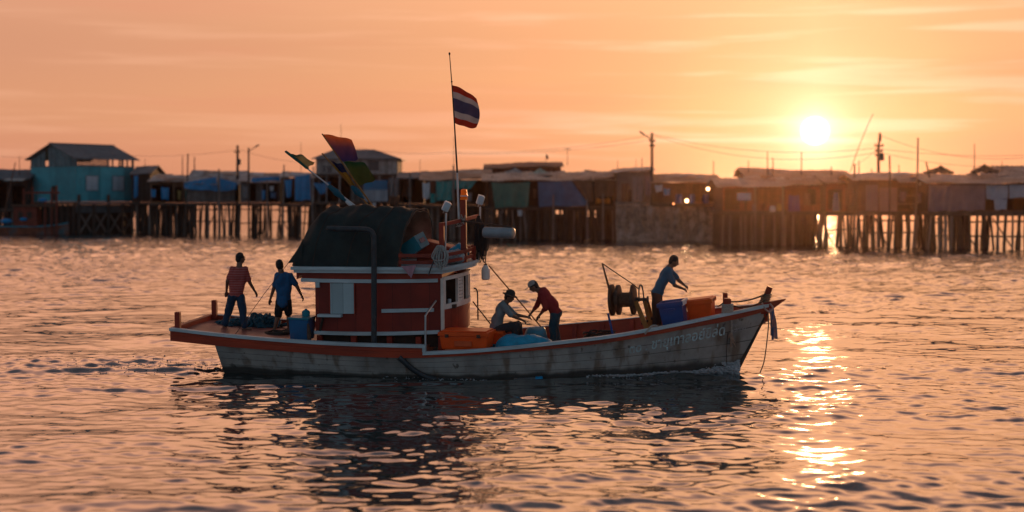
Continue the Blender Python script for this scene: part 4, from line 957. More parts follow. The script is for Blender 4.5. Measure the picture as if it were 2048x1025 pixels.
# pale rope coil on the short post
mb = MB(); rg = random.Random(3); c_ = Vector((s0[0], -1.12, ZR+.30))
for k in range(17):        # loops of rope thrown over the post, drooping unevenly
    w_ = rg.uniform(.06, .17); top = rg.uniform(.10, .20); lo = rg.uniform(.12, .33); y = rg.uniform(-.09, .0); x0_ = rg.uniform(-.05, .06)
    mb.tube(curve([c_ + Vector((x0_-w_*.3, y, top)), c_ + Vector((x0_-w_, y-.03, -lo*.3)), c_ + Vector((x0_-w_*.3, y-.05, -lo)), c_ + Vector((x0_+w_*.6, y-.04, -lo*.8)), c_ + Vector((x0_+w_*.9, y-.03, 0)), c_ + Vector((x0_+w_*.2, y, top*.9)), c_ + Vector((x0_-w_*.4, y, top*.8))], 4), .012, 5)
solo('rope_coil', 'pale rope coil hung round the short red post on the roof', 'rope', mb, mat('grey_rope', (.34, .33, .31), .9, .25, 30, .3), (s0[0], -1.12, ZR), 'boat', smooth=True)
mb = MB(); mb.tube(curve([pv(879, 500, -1.16), pv(868, 522, -1.22), pv(862, 536, -1.23), pv(857, 551, -1.22)], 5), .014, 6); solo('loose_rope', 'dark rope end hanging over the white roof edge below the coil', 'rope', mb, M_iron, pv(868, 522, -1.2), 'boat', smooth=True)
# pink rag over the rail
mb = MB(); A_ = [pv(802, 533, -1.23), pv(832, 531, -1.23), pv(823, 557, -1.24), pv(817, 549, -1.24)]
mb.sheet(lambda x, y: tuple(Vector(A_[0]).lerp(Vector(A_[1]), x).lerp(Vector(A_[3]).lerp(Vector(A_[2]), x), y) + Vector((0, .018*math.sin(9*x+3*y)-.01, 0))), 10, 10, .012)
solo('rag', 'pink cloth rag draped over the roof edge', 'cloth', mb, cloth_mat('pink_cotton', (.42, .22, .26)), A_[0], 'boat', smooth=True)
# grey cylinder under the boom
v3 = vm-.12; c0 = Vector(pv(965, 465, v3)); c1 = Vector(pv(1030, 467, v3)); L_ = (c1-c0).length; d = (c1-c0).normalized()
cy = root('cylinder_float', 'long grey cylinder with rounded ends hanging under the boom', 'float', tuple(c0), 'boat')
mb = MB(); mb.lathe(c0, d, [(0, .06), (.012, .095), (.04, .118), (.10, .122), (L_-.12, .122), (L_-.06, .120)], 24); add(cy, 'float_body', mb, mat('grey_plastic', (.22, .25, .27), .45, .2, 4, .05), True)
mb = MB(); mb.lathe(c0 + d*(L_-.06), d, [(0, .121), (.03, .118), (.05, .095), (.062, .06), (.066, .02)], 24); add(cy, 'end_cap', mb, mat('tan_plastic', (.45, .32, .24), .4, .2, 6, .05), True)
for t in (.15, .8): mb = MB(); mb.tube([c0 + d*L_*t + Vector((0, 0, .11)), c0 + d*L_*t + Vector((0, 0, .19))], .01, 6); add(cy, 'hanger', mb, M_rust)
# black hank of rope
rg = random.Random(9); mb = MB(); tp = Vector(pv(957, 432, .05)); tp2 = Vector(pv(958, 524, .05))
for k in range(26):
    x = rg.uniform(-.11, .17); dp = rg.uniform(.72, 1.0)*(tp.z-tp2.z); y = rg.uniform(-.1, .1)
    mb.tube(curve([tp + Vector((rg.uniform(-.03, .03), y*.3, 0)), tp + Vector((x*.6-.03, y, -dp*.35)), tp + Vector((x*1.0, y, -dp*.7)), tp + Vector((x*1.1+.02, y, -dp)), tp + Vector((x*1.1+.07, y, -dp*.96)), tp + Vector((x+.06, y, -dp*.55)), tp + Vector((.02, y*.4, -.04))], 4), .013, 5)
solo('rope_hank', 'black hank of looped rope hanging in front of the mast', 'rope', mb, M_blackrope, tuple(tp), 'boat', smooth=True)
# white bottle float below the eave
v4 = -.05; bc = pv(971.5, 560, v4); hl = MB()
fl = root('bottle_float', 'white plastic bottle float hanging from the front eave', 'float', bc, 'boat')
mb = MB(); mb.lathe(bc, (0, 0, 1), [(0, .07), (.015, .092), (.05, .098), (.22, .098), (.27, .085), (.31, .055), (.335, .035)], 20); add(fl, 'bottle', mb, mat('white_plastic', (.72, .68, .64), .4, .1, 4, .03, trans=.2), True)
mb = MB(); mb.lathe((bc[0], v4, bc[2]+.335), (0, 0, 1), [(0, .036), (.03, .036), (.035, .02)], 14); add(fl, 'cap', mb, M_dark, True)
mb = MB(); mb.tube([(bc[0], v4, bc[2]+.36), (bc[0]-.01, v4, bc[2]+.50)], .008, 5); add(fl, 'cord', mb, M_dark)
# winch
v5 = -.15; ax = Vector((math.cos(R(7)), -math.sin(R(7)), .04)).normalized(); wc = Vector(pv(1245, 600, v5)); ppm = 93.5
def wx(px): return (px-1245)/ppm
wi = root('net_winch', 'iron net winch drum with wide flanges and ochre legs in the bow', 'winch', (wc.x, v5, deckF(wc.x)), 'boat')
for (px, r_, nm) in ((1223, .35, 'flange'), (1236.5, .335, 'flange'), (1268, .335, 'flange')):
    mb = MB(); t = wx(px); mb.lathe(wc + ax*t, ax, [(-.035, r_*.9), (-.028, r_), (.028, r_), (.035, r_*.9), (.05, r_*.55)], 30); add(wi, nm, mb, M_rust, True)
mb = MB(); mb.lathe(wc + ax*wx(1225), ax, [(0, .18), (wx(1238)-wx(1225), .18)], 20); add(wi, 'hub', mb, M_rust, True)
mb = MB(); pr_ = []
for k in range(24): pr_.append((k*.012, .155+.012*(k % 2)))
mb.lathe(wc + ax*wx(1238), ax, pr_, 20); add(wi, 'drum', mb, mat('brown_wound_rope', (.14, .09, .06), .9, .35, 24, .4), True)
mb = MB(); mb.lathe(wc + ax*wx(1268), ax, [(0, .05), (.14, .05), (.145, .035), (.22, .035), (.225, .06), (.25, .06), (.255, .035), (.31, .035), (.312, .075), (.335, .075)], 14); add(wi, 'axle', mb, M_iron, True)
for (a0, a1, w_) in (((1271, 603, -.30), (1297, 665, -.42), .10), ((1292, 598, .10), (1310, 660, .16), .10), ((1288, 598, -.20), (1303, 662, -.22), .08)):
    mb = MB(); mb.beam(pv(a0[0], a0[1], a0[2]), pv(a1[0], a1[1], a1[2]), w_, w_*.8, up=(0, 1, 0)); add(wi, 'leg', mb, M_yellowwood)
mb = MB(); mb.beam(pv(1284, 648, -.40), pv(1310, 634, .0), .045); add(wi, 'cross_brace', mb, M_rust)
for dx_ in (0,):
    mb = MB(); mb.tube(curve([pv(1278, 600, -.32), pv(1278, 580, -.32), pv(1280, 571, -.32), pv(1284, 573, -.32), pv(1287, 590, -.32), pv(1288, 606, -.32)], 5), .016, 7); add(wi, 'rope_guide', mb, M_iron, True)
mb = MB(); ap = pv(1204, 527, -.2); mb.tube([ap, pv(1222, 597, -.25)], .014, 6); mb.tube([pv(1206, 530, -.2), pv(1219, 576, -.2)], .012, 6); add(wi, 'derrick_arm', mb, M_rust)
mb = MB(); mb.tube([ap, pv(1266, 569, -.15), pv(1277, 578, -.28)], .013, 6); add(wi, 'winch_line', mb, M_dark)
mb = MB(); mb.tube([pv(1216, 627, -1.15), pv(1227, 676, -1.10)], .024, 8); solo('blue_stick', 'short blue stick standing against the near rail below the winch', 'stick', mb, M_blue, pv(1227, 676, -1.1), 'boat', smooth=True)
mb = MB(); mb.tube(curve([pv(1290, 668, -1.26), pv(1294, 663, -1.27), pv(1303, 653, -1.22), pv(1312, 652, -1.15), pv(1318, 655.5, -1.08)], 5), [.022]*21, 7); solo('rope_end', 'short pale rope end looped over the near rail by the winch', 'rope', mb, M_rope, pv(1295, 666, -1.2), 'boat', smooth=True)
# bow ropes
def wraps(c, r_, z0, z1, n, rad, m, name, label):
    mb = MB(); pts = [(c[0]+r_*math.cos(2*math.pi*i/12)*(1+.05*math.sin(i)), c[1]+r_*math.sin(2*math.pi*i/12), z0+(z1-z0)*i/(12*n)) for i in range(12*n+1)]
    mb.tube(curve(pts, 2), rad, 6); return solo(name, label, 'rope', mb, m, (c[0], c[1], z0), 'boat', smooth=True)
zb_ = pv(1456, 626, -.5)[2]; zc_ = pv(1456, 609, -.5)[2]
wraps((bn[0], -.50), .115, zb_, zc_, 5, .022, M_rope, 'mooring_rope', 'pale mooring rope wound round the near bow bollard')
mb = MB(); mid = p0.lerp(p1, .35)
pts = []
for i in range(12*5+1):
    a_ = 2*math.pi*i/12; cpt = p0.lerp(p1, .10+.52*i/60); pts.append((cpt.x+.098*math.cos(a_), .098*math.sin(a_), cpt.z+.01*math.sin(i)))
mb.tube(curve(pts, 2), .02, 6); solo('mooring_rope', 'brown rope wound round the leaning stem post', 'rope', mb, mat('brown_rope', (.20, .13, .09), .9, .3, 30, .3), tuple(p0), 'boat', smooth=True)
t0 = p0.lerp(p1, .45)
for (a_, b2, dr, lab) in ((pv(1462, 604, -.42), t0 + Vector((0, -.09, .10)), .05, 'upper dark rope stretched from near bollard to stem post'), (pv(1466, 612, -.40), t0 + Vector((0, -.09, -.02)), .09, 'lower dark rope sagging from near bollard to stem post'), (pv(1436, 613, .2), pv(1452, 601, .5), .02, 'short dark rope tied to the far bow bollard')):
    mb = MB(); mb.tube(sag(a_, b2, dr), .018, 6); solo('bow_rope', lab, 'rope', mb, M_dark, tuple(a_), 'boat', smooth=True)
# frayed rope hanging down the near bow
hv = on_hull(1463, 640, .07); mb = MB(); hp = [pv(1462, 617, -.58)] + [on_hull(1463, y, .05) for y in (632, 645, 658, 668)]
fr = root('frayed_rope', 'pale rope with frayed end hanging down the bow planks', 'rope', hp[-1], 'boat')
mb.tube(curve(hp, 5), .02, 7); add(fr, 'strand', mb, M_rope, True)
rg = random.Random(2); mb = MB()
for k in range(9):
    x1 = 1463+rg.uniform(-7, 9); y1 = 680+rg.uniform(-5, 15); mb.tube([on_hull(1462.5+rg.uniform(-2, 2), 667, .06), on_hull(1462+(x1-1463)*.5+rg.uniform(-1, 1), (667+y1)/2, .06), on_hull(x1, y1, .04)], [.016, .018, .008], 5)
add(fr, 'frayed_end', mb, mat('tan_fibre', (.36, .25, .19), .95, .4, 20, .3), True)
mb = MB(); mb.tube([on_hull(1456, 665, .03), on_hull(1453, 700, .03), on_hull(1453, 726, .03)], .008, 5); add(fr, 'thin_line', mb, M_dark, True)
# ribbons and the line off the stem
rg = random.Random(5); rb = root('bow_ribbons', 'faded blue and pink ribbons tied below the bow tip', 'ribbons', pv(1542, 617, -.12), 'boat')
mb = MB(); mb.tube(curve([pv(1524, 606, -.16), pv(1530, 618, -.17), pv(1540, 624, -.16), pv(1546, 616, -.15), pv(1540, 608, -.16)], 5), .022, 6); add(rb, 'ribbon_knot', mb, mat('pale_pink_cloth', (.48, .30, .26), .9, .3, 8, .2), True)
for k in range(12):
    cm_ = [mat('faded_blue_cloth', (.10, .12, .22), .9, .3, 8, .2), mat('faded_pink_cloth', (.40, .17, .15), .9, .3, 8, .2), mat('grey_violet_cloth', (.18, .15, .2), .9, .3, 8, .2)][k % 3]
    x = rg.uniform(-4, 6); ye = 640+rg.uniform(10, 42); mb = MB(); P_ = [Vector(pv(1543+rg.uniform(-3, 3), 618, -.14)), Vector(pv(1546+x*.6, 640, -.14+rg.uniform(-.04, .04))), Vector(pv(1547+x, ye, -.14+rg.uniform(-.06, .06)))]
    cv = curve(P_, 5); w_ = rg.uniform(.018, .034)
    mb.sheet(lambda s_, t_: tuple(cv[min(int(t_*10), 10)] + Vector(((s_-.5)*w_*2, .012*math.sin(6*t_+k), 0))), 2, 10, .008); add(rb, 'ribbon', mb, cm_, True)
mb = MB(); mb.tube(curve([pv(1536, 622, -.05), pv(1537, 650, -.05), pv(1533, 690, -.05), pv(1528, 724, -.05), pv(1520, 746, -.05)], 5), .014, 6); solo('hanging_line', 'thin brown line hanging from the bow tip to the water', 'rope', mb, mat('brown_rope', (.2, .13, .09)), pv(1530, 700, 0), 'boat', smooth=True)
# hose along the side
hp = [on_hull(x, y, .075) for x, y in ((798, 715), (806, 722), (818, 733), (836, 746), (860, 757), (885, 763), (930, 766), (980, 767), (1030, 766))]
hs = root('hose', 'black hose slung along the hull side down to the waterline', 'hose', hp[0], 'boat')
mb = MB(); mb.tube(curve(hp, 5), .062, 12); add(hs, 'hose_pipe', mb, M_iron, True)
e0 = Vector(on_hull(1028, 763, .085)); e1 = Vector(on_hull(1071, 761, .085)); d = (e1-e0).normalized(); L_ = (e1-e0).length
mb = MB(); prf = []
for k in range(20): prf.append((L_*k/19, .062 + .014*(k % 2)))
mb.lathe(e0, d, prf, 16); add(hs, 'ribbed_sleeve', mb, mat('grey_ribbed_rubber', (.12, .12, .12), .6, .3, 6, .1), True)
mb = MB(); mb.lathe(e1, d, [(0, .075), (.01, .082), (.15, .082), (.16, .07)], 18); add(hs, 'end_fitting', mb, mat('bright_blue_plastic', (.01, .24, .48), .35, .1, 4, 0), True)

# ------------------------------------------------------------------ flags
def flagmat(name, stops, trans=.6):
    m = bpy.data.materials.new(name); m.use_nodes = True; N = m.node_tree.nodes; L = m.node_tree.links; b = N['Principled BSDF']; b.inputs['Roughness'].default_value = .85; b.inputs['Specular IOR Level'].default_value = .1
    a_ = N.new('ShaderNodeAttribute'); a_.attribute_name = 'band'; cr = N.new('ShaderNodeValToRGB'); cr.color_ramp.interpolation = stops[0]
    while len(cr.color_ramp.elements) < len(stops)-1: cr.color_ramp.elements.new(.5)
    for e, (p_, c_) in zip(cr.color_ramp.elements, stops[1:]): e.position = p_; e.color = (*c_, 1)
    L.new(a_.outputs['Fac'], cr.inputs[0]); t = N.new('ShaderNodeTexCoord'); n1 = N.new('ShaderNodeTexNoise'); n1.inputs['Scale'].default_value = 6; L.new(t.outputs['Object'], n1.inputs[0])
    mr = N.new('ShaderNodeMapRange'); L.new(n1.outputs[0], mr.inputs[0]); mr.inputs[3].default_value = .75; mr.inputs[4].default_value = 1.2
    sc = N.new('ShaderNodeVectorMath'); sc.operation = 'SCALE'; L.new(cr.outputs[0], sc.inputs[0]); L.new(mr.outputs[0], sc.inputs['Scale'])
    L.new(sc.outputs[0], b.inputs['Base Color']); tl = N.new('ShaderNodeBsdfTranslucent'); L.new(sc.outputs[0], tl.inputs[0]); ms = N.new('ShaderNodeMixShader'); ms.inputs[0].default_value = trans
    L.new(b.outputs[0], ms.inputs[1]); L.new(tl.outputs[0], ms.inputs[2]); L.new(ms.outputs[0], N['Material Output'].inputs[0]); return m
def flag(par, name, corners, v_, m, nu=24, nv=20, amp=.06, waves=1.6, bulge=(0, 0), attr='v', under=None):
    tl, tr, br, bl = [Vector(pv(*c, v_)) for c in corners]
    def fn(x, y):
        P_ = tl.lerp(tr, x).lerp(bl.lerp(br, x), y); k = x**.8
        return P_ + Vector((bulge[0]*math.sin(math.pi*y)*x, amp*math.sin(2*math.pi*waves*x+2.2*y)*k, bulge[1]*4*x*(1-x)*(1-y*1.6) + .02*math.sin(9*x+4*y)*k))
    mb = MB(); mb.sheet(fn, nu, nv, .008); at_ = [(j/nv if attr == 'v' else i/nu) for j in range(nv+1) for i in range(nu+1)]
    mb.attr = ('band', at_+at_); return add(par, name, mb, m, True, ang=80, under=under)
# national flag on the whip mast
vf = vm-.1; fb = pv(918, 442, vf); nf = root('national_flag', 'red white and blue striped flag flying on a tall thin pole', 'flag', fb, 'boat')
mb = MB(); P_ = [pv(918, 442, vf), pv(914.5, 346, vf)]; mb.tube(P_, [.028, .022], 8); add(nf, 'pole_foot', mb, M_steel, True)
mb = MB(); mb.tube([pv(914.5, 346, vf), pv(909, 250, vf), pv(903.5, 165, vf), pv(899, 108, vf)], [.021, .016, .012, .009], 8); mb.ell(pv(899, 108, vf), (.022, 0, 0), (0, .022, 0), (0, 0, .035)); mb.ell(pv(903.5, 164, vf), (.022, 0, 0), (0, .022, 0), (0, 0, .02)); add(nf, 'pole', mb, M_dark, True)
RED, WHI, BLU = (.48, .06, .03), (.55, .50, .49), (.14, .11, .19)
flag(nf, 'flag_cloth', ((904, 171), (954, 199), (951, 256), (909, 246.5)), vf, flagmat('national_flag_cloth', ['CONSTANT', (0, RED), (.167, WHI), (.333, BLU), (.667, WHI), (.833, RED)], .4), 26, 24, .10, .9, (.07, .05))
# three slanting marker poles behind the canvas
def marker(label, top, low, v_, m):
    t = Vector(pv(*top, v_)); l_ = Vector(pv(*low, v_)); d = (l_-t).normalized(); k = (ZR+.0-t.z)/d.z; b2 = t + d*k
    r_ = root('marker_pole', label, 'flag pole', tuple(b2), 'boat', 'marker poles on the cabin roof'); mb = MB(); mb.tube([t, t.lerp(b2, .5), b2], [.016, .02, .025], 7); add(r_, 'pole', mb, m, True); return r_, t, b2
def wrap(par, a_, b2, v_, r_, m):
    mb = MB(); A_ = Vector(pv(*a_, v_)); B_ = Vector(pv(*b2, v_)); n = 9; pts = [A_.lerp(B_, i/n) for i in range(n+1)]; mb.tube(pts, [.03 + (r_-.03)*math.sin(math.pi*min(i/n*1.15, 1))**.7*(.85+.15*math.sin(i*2)) for i in range(n+1)], 9); add(par, 'wrapped_cloth', mb, m, True)
vp1, vp2, vp3 = 1.14, 1.18, 1.24
r1, _, _ = marker('slanting marker pole with small tattered yellow flag', (570, 303), (715, 416), vp1, M_steel)
flag(r1, 'flag_cloth', ((578, 308), (604, 311), (629, 326), (612, 339)), vp1, flagmat('tattered_yellow', ['LINEAR', (0, (.02, .10, .07)), (.25, (.46, .34, .14)), (1, (.50, .37, .16))], .4), 12, 10, .05, 1.2)
wrap(r1, (657, 371), (694, 404), vp1, .085, cloth_mat('teal_cloth', (.008, .085, .13))); wrap(r1, (692, 402), (706, 414), vp1, .05, M_tin)
wrap(r1, (571, 303), (617, 338), vp1, .036, cloth_mat('green_cloth', (.015, .10, .08)))
r2, _, _ = marker('slanting marker pole with furled navy and yellow flag', (644, 307), (742, 417), vp2, M_yellowwood)
flag(r2, 'flag_cloth', ((661, 322), (684, 330), (711, 372), (703, 372)), vp2, flagmat('navy_yellow', ['CONSTANT', (0, (.03, .03, .08)), (.42, (.42, .22, .035))], .35), 14, 12, .06, 1.3, attr='v')
flag(r2, 'flag_cloth', ((661, 322), (676, 345), (709, 372), (702, 371)), vp2-.02, flagmat('ochre_cloth', ['LINEAR', (0, (.42, .23, .04)), (1, (.40, .19, .03))], .35), 12, 10, .04, 1.1)
wrap(r2, (703, 372), (728, 398), vp2, .085, cloth_mat('teal_cloth', (.008, .085, .13)))
r3, _, _ = marker('tallest slanting marker pole with violet and green flags', (644, 268), (746, 414), vp3, M_yellowwood)
flag(r3, 'flag_cloth', ((645, 269), (702, 281), (716, 319), (683, 323)), vp3, flagmat('violet_orange', ['LINEAR', (0, (.55, .25, .10)), (.45, (.22, .125, .20)), (1, (.09, .08, .23))], .75), 22, 16, .07, 1.2, (.02, .03))
flag(r3, 'flag_cloth', ((687, 324), (728, 327), (751, 360), (717, 372)), vp3, flagmat('green_flag', ['LINEAR', (0, (.03, .13, .07)), (.3, (.11, .15, .06)), (1, (.11, .135, .055))], .7), 22, 16, .07, 1.2, (.02, .02))
mb = MB()
# ------------------------------------------------------------------ spray at the bow, wash at the stern
rg = random.Random(21); mb = MB()
M_foam = mat('foam', (.50, .52, .54), .8, .25, 20, .3, trans=.3)
def blob(c, r_):
    mb.ell(c, (r_*rg.uniform(.9, 1.8), 0, 0), (0, r_*rg.uniform(.8, 1.2), 0), (0, 0, r_*rg.uniform(.4, .9)), 7, 5)
def wz(p):
    P_ = b2w(p); return (float(water_height(np.array([P_.x]), np.array([P_.y]))[0]) - AV.z*p[1])/AW.z
for k in range(1800):
    t = rg.random()**1.9; px = 1478 - 290*t - rg.random()*8; s_ = (px-1200)/280
    gx = pv(px, 750, -.3)[0]; hvv = hull_v(min(gx, UW1), .04); out = abs(rg.gauss(0, .10))*(1+.8*t)
    for sg in (-1,) if rg.random() < .8 else (1,):
        y = sg*(hvv + .01 + out); z0_ = wz((gx, y, 0.0)); top = .36*math.exp(-((t-.06)/.16)**2)*math.exp(-out/.16) + .035
        blob((gx, y, z0_ + rg.random()*top), rg.uniform(.007, .024)*(1+.7*(1-t)))
for k in range(520):
    gx = UW0 - abs(rg.gauss(0, 2.2)); y = rg.gauss(-.1, .55+.06*(UW0-gx)); z0_ = wz((gx, y, 0.0)); blob((gx, y, z0_ + rg.random()*.05*math.exp(gx-UW0)), rg.uniform(.005, .013))
for k in range(140):
    px = rg.uniform(760, 1200); gx = pv(px, 762, -1.3)[0]; y = -(hull_v(gx, .02)+.03+abs(rg.gauss(0, .12))); blob((gx, y, wz((gx, y, 0.0))), rg.uniform(.006, .016))
solo('foam', 'white spray and foam along the waterline of the boat', 'foam', mb, M_foam, (0, 0, 0), 'boat', kind='stuff', smooth=True)
# ------------------------------------------------------------------ the stilt village across the water
RS = random.Random(11)
def wood(name, col, **k): return mat(name, col, .9, .35, 2.2, .2, seams=k.pop('seams', .28), seam_axis=k.pop('axis', 0), seam_w=.10, **k)
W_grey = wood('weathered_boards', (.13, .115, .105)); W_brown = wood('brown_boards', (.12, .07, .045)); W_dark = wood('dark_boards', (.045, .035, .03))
W_turq = mat('turquoise_wall', (.055, .33, .39), .85, .18, .8, .1, seams=1.1, seam_axis=0, seam_w=.012); W_pale = wood('pale_boards', (.34, .30, .28)); W_redb = wood('red_brown_boards', (.18, .065, .04))
W_ind = mat('dark_teal_boards', (.12, .20, .22), .9, .35, 2.2, .2, seams=.35, seam_axis=0, seam_w=.1)
R_tin = mat('grey_tin_roof', (.34, .33, .32), .6, .35, 1.2, .1, dirt=(.15, .08, .05)); R_rust = mat('rusty_tin_roof', (.36, .22, .15), .65, .4, 1.0, .1, dirt=(.30, .26, .23))
R_dark = mat('dark_roof_sheets', (.12, .14, .15), .7, .3, 1.2, .1); R_warm = mat('pale_brown_tin_roof', (.42, .32, .26), .6, .35, 1.0, .1, dirt=(.30, .18, .12)); R_teal = mat('teal_tin_roof', (.03, .10, .13), .6, .3, 1.2, .1)
M_stilt = mat('wet_stilt_wood', (.070, .052, .042), .9, .35, 2.5, .2, stretch=(1, 1, .3)); M_stiltp = mat('pale_stilt_wood', (.17, .14, .12), .9, .3, 2.5, .2, stretch=(1, 1, .3))
T_blue = mat('shore_blue_tarp', (.010, .19, .40), .55, .22, .9, .2); T_teal = mat('shore_teal_tarp', (.01, .24, .23), .6, .22, .9, .2); T_green = mat('shore_green_tarp', (.03, .14, .11), .7, .2, .9, .2)
T_grey = mat('shore_grey_cloth', (.20, .18, .18), .85, .22, 1.5, .2); T_lav = mat('shore_mauve_cloth', (.20, .15, .17), .85, .15, 1.2, .2, trans=.1); T_white = mat('shore_white_cloth', (.50, .50, .52), .8, .15, 1.2, .1); T_brown = mat('shore_brown_cloth', (.14, .075, .05), .85, .25, 1.2, .2)
T_slate = mat('shore_slate_tarp', (.035, .11, .20), .7, .3, .8, .2)
M_pane = mat('window_shutter_pane', (.36, .42, .47), .8, .1, 1, .05)
def Z(py, Y): return CAMH - (py - YH)/F*Y
def X(px, Y): return (px - 1024)/F*Y
def roof_mb(x0, x1, ya, za, yb, zb_, wavel=.30, amp=.06, th=.05, irr=.09, seed=1):
    rg = random.Random(seed); n = max(int((x1-x0)/wavel*6), 6); mb = MB(); ph = rg.random()*6; tl_ = rg.uniform(-.16, .16)
    def fn(u, v):
        x = x0+(x1-x0)*u; s = .5+.5*math.sin(2*math.pi*(x-x0)/wavel)
        return (x, ya+(yb-ya)*v, za+(zb_-za)*v + amp*s + tl_*(u-.5)*2 + irr*(math.sin(x*.9+ph)*.6 + math.sin(x*2.3+ph*2+v*3)*.4))
    return mb.sheet(fn, n, 5, th)
def stilt(mb_par, x, y, z1, r, m, lean=0, ly=0):
    mb = MB(); k = 5; mb.tube([(x+lean*(1-i/k)+RS.uniform(-.03, .03), y+ly*(1-i/k), -1.2+(z1+1.2)*i/k) for i in range(k+1)], [r*(1.1-.15*i/k) for i in range(k+1)], 7)
    return add(mb_par, 'stilt', mb, m, True)
def stiltset(par, x0, x1, Y, zf, dens, rows, bright=.3, rad=(.08, .16), back=1.0):
    n = max(2, int((x1-x0)/dens))
    for i in range(n+1):
        x = x0+(x1-x0)*(i/n) + RS.uniform(-.35, .35)*dens*.8; x = min(max(x, x0), x1)
        stilt(par, x, Y+RS.uniform(-.1, .25), zf, RS.uniform(*rad), M_stiltp if RS.random() < bright else M_stilt, RS.uniform(-.45, .45) if RS.random() < .5 else 0)
    for r_ in range(1, rows+1):
        nn = max(2, int((x1-x0)/dens*back*(2.3 if x1 < 0 else 1.9)))
        for i in range(nn): stilt(par, x0+(x1-x0)*RS.random(), Y+1.6*r_+RS.uniform(-.4, .4), zf, RS.uniform(.08, .18), M_stilt, RS.uniform(-.4, .4))
    for zz in ((.42, .8) if x1-x0 > 4 else (.55,)):
        mb = MB(); a = x0; 
        mb.beam((x0, Y+.35, zf*zz+RS.uniform(-.2, .2)), (x1, Y+.35, zf*zz+RS.uniform(-.2, .2)), .08, .13); add(par, 'brace_beam', mb, M_stilt)
    for k in range(max(1, n//5)):
        x = RS.uniform(x0, x1-1.2); mb = MB(); mb.beam((x, Y+.5, .2), (x+RS.choice((-1, 1))*RS.uniform(.8, 1.6), Y+.5, zf-.3), .07, .1); add(par, 'diagonal_brace', mb, M_stilt)
def wallrects(x0, x1, z0, z1, holes):
    xs = sorted({x0, x1, *[min(max(h[0], x0), x1) for h in holes], *[min(max(h[1], x0), x1) for h in holes]}); zs = sorted({z0, z1, *[min(max(h[2], z0), z1) for h in holes], *[min(max(h[3], z0), z1) for h in holes]})
    for a, b_ in zip(xs, xs[1:]):
        for c, d in zip(zs, zs[1:]):
            cx, cz = (a+b_)/2, (c+d)/2
            if not any(h[0] < cx < h[1] and h[2] < cz < h[3] for h in holes): yield a, b_, c, d
def shack(label, name, px0, px1, eave, floor, ridge, wm_, rm, holes=(), depth=6.0, run=3.2, over=.5, stilts=(.75, 3, .3, 1.0), windows=(), roofpx=None, plat=M_stilt, cat='hut', Y=None, wavel=.30, group=None, open_side=False):
    px = (px0+px1)/2; Y = Y or shoreY(px); x0, x1 = X(px0, Y), X(px1, Y); zf, ze, zr = Z(floor, Y), Z(eave, Y), Z(ridge, Y+run)
    r_ = root(name, label, cat, ((x0+x1)/2, Y, 0), group=group)
    hs = [(X(a, Y), X(b_, Y), Z(d, Y), Z(c, Y)) for a, b_, c, d in holes]
    mb = MB()
    for a, b_, c, d in wallrects(x0, x1, zf+.02, ze, hs): mb.box((a, Y, c), (b_, Y+.08, d))
    if mb.v: add(r_, 'front_wall', mb, wm_)
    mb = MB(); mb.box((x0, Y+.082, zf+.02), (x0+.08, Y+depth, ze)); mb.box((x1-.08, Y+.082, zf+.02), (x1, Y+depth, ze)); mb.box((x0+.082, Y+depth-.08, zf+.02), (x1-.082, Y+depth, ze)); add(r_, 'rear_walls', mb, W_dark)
    ra, rb = (x0-over*.6, x1+over*.6) if roofpx is None else (X(roofpx[0], Y), X(roofpx[1], Y))
    sd_ = int(px0*7+px1)
    roof = add(r_, 'roof', roof_mb(ra, rb, Y-over, ze+.02, Y+run, zr, wavel, seed=sd_), rm, True, ang=70)
    add(r_, 'roof', roof_mb(ra, rb, Y+run, zr, Y+depth+.6, ze+.05, wavel, seed=sd_), rm, True, ang=70)
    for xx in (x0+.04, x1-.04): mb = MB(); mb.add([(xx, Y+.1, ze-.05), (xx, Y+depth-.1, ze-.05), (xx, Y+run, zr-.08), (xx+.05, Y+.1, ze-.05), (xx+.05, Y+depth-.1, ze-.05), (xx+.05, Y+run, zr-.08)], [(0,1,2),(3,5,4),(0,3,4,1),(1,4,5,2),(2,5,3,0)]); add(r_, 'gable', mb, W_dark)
    mb = MB(); mb.box((x0-.2, Y-.55, zf-.22), (x1+.2, Y+depth, zf)); add(r_, 'platform', mb, plat)
    mb = MB(); mb.box((x0-.2, Y-.62, zf-.34), (x1+.2, Y-.552, zf-.04)); add(r_, 'edge_beam', mb, plat)
    for a, b_, c, d, wmat in windows:
        xa, xb, za, zb_ = X(a, Y), X(b_, Y), Z(d, Y), Z(c, Y); mb = MB(); t = .09
        mb.box((xa-t, Y-.06, za-t), (xb+t, Y+.0, za)); mb.box((xa-t, Y-.06, zb_), (xb+t, Y+.0, zb_+t)); mb.box((xa-t, Y-.06, za), (xa, Y, zb_)); mb.box((xb, Y-.06, za), (xb+t, Y, zb_))
        w_ = add(r_, 'window', mb, W_dark); mb = MB(); mb.box((xa, Y-.03, za), (xb, Y-.005, zb_)); add(r_, 'pane', mb, wmat, under=w_)
    if stilts: stiltset(r_, x0, x1, Y-.3, zf-.2, stilts[0], stilts[1], stilts[2], back=stilts[3])
    return r_, Y, x0, x1, zf, ze
def hang(label, name, cat, pts, Y, m, amp=.10, nfold=5, th=.03, sagz=.15, group=None, nu=20, nv=12):
    tl, tr, br, bl = [Vector((X(a, Y), Y, Z(b_, Y))) for a, b_ in pts]; mb = MB(); ph = RS.random()*6
    mb.sheet(lambda u, v: tuple(tl.lerp(tr, u).lerp(bl.lerp(br, u), v) + Vector((0, -amp*math.sin(nfold*math.pi*u+ph+1.2*v)*(.3+.7*v), -sagz*4*u*(1-u)*(1-v)*.6 - .05*math.sin(nfold*2.2*u+ph)*v))), nu, nv, th)
    return solo(name, label, cat, mb, m, tuple(tl), smooth=True, group=group, ang=70)
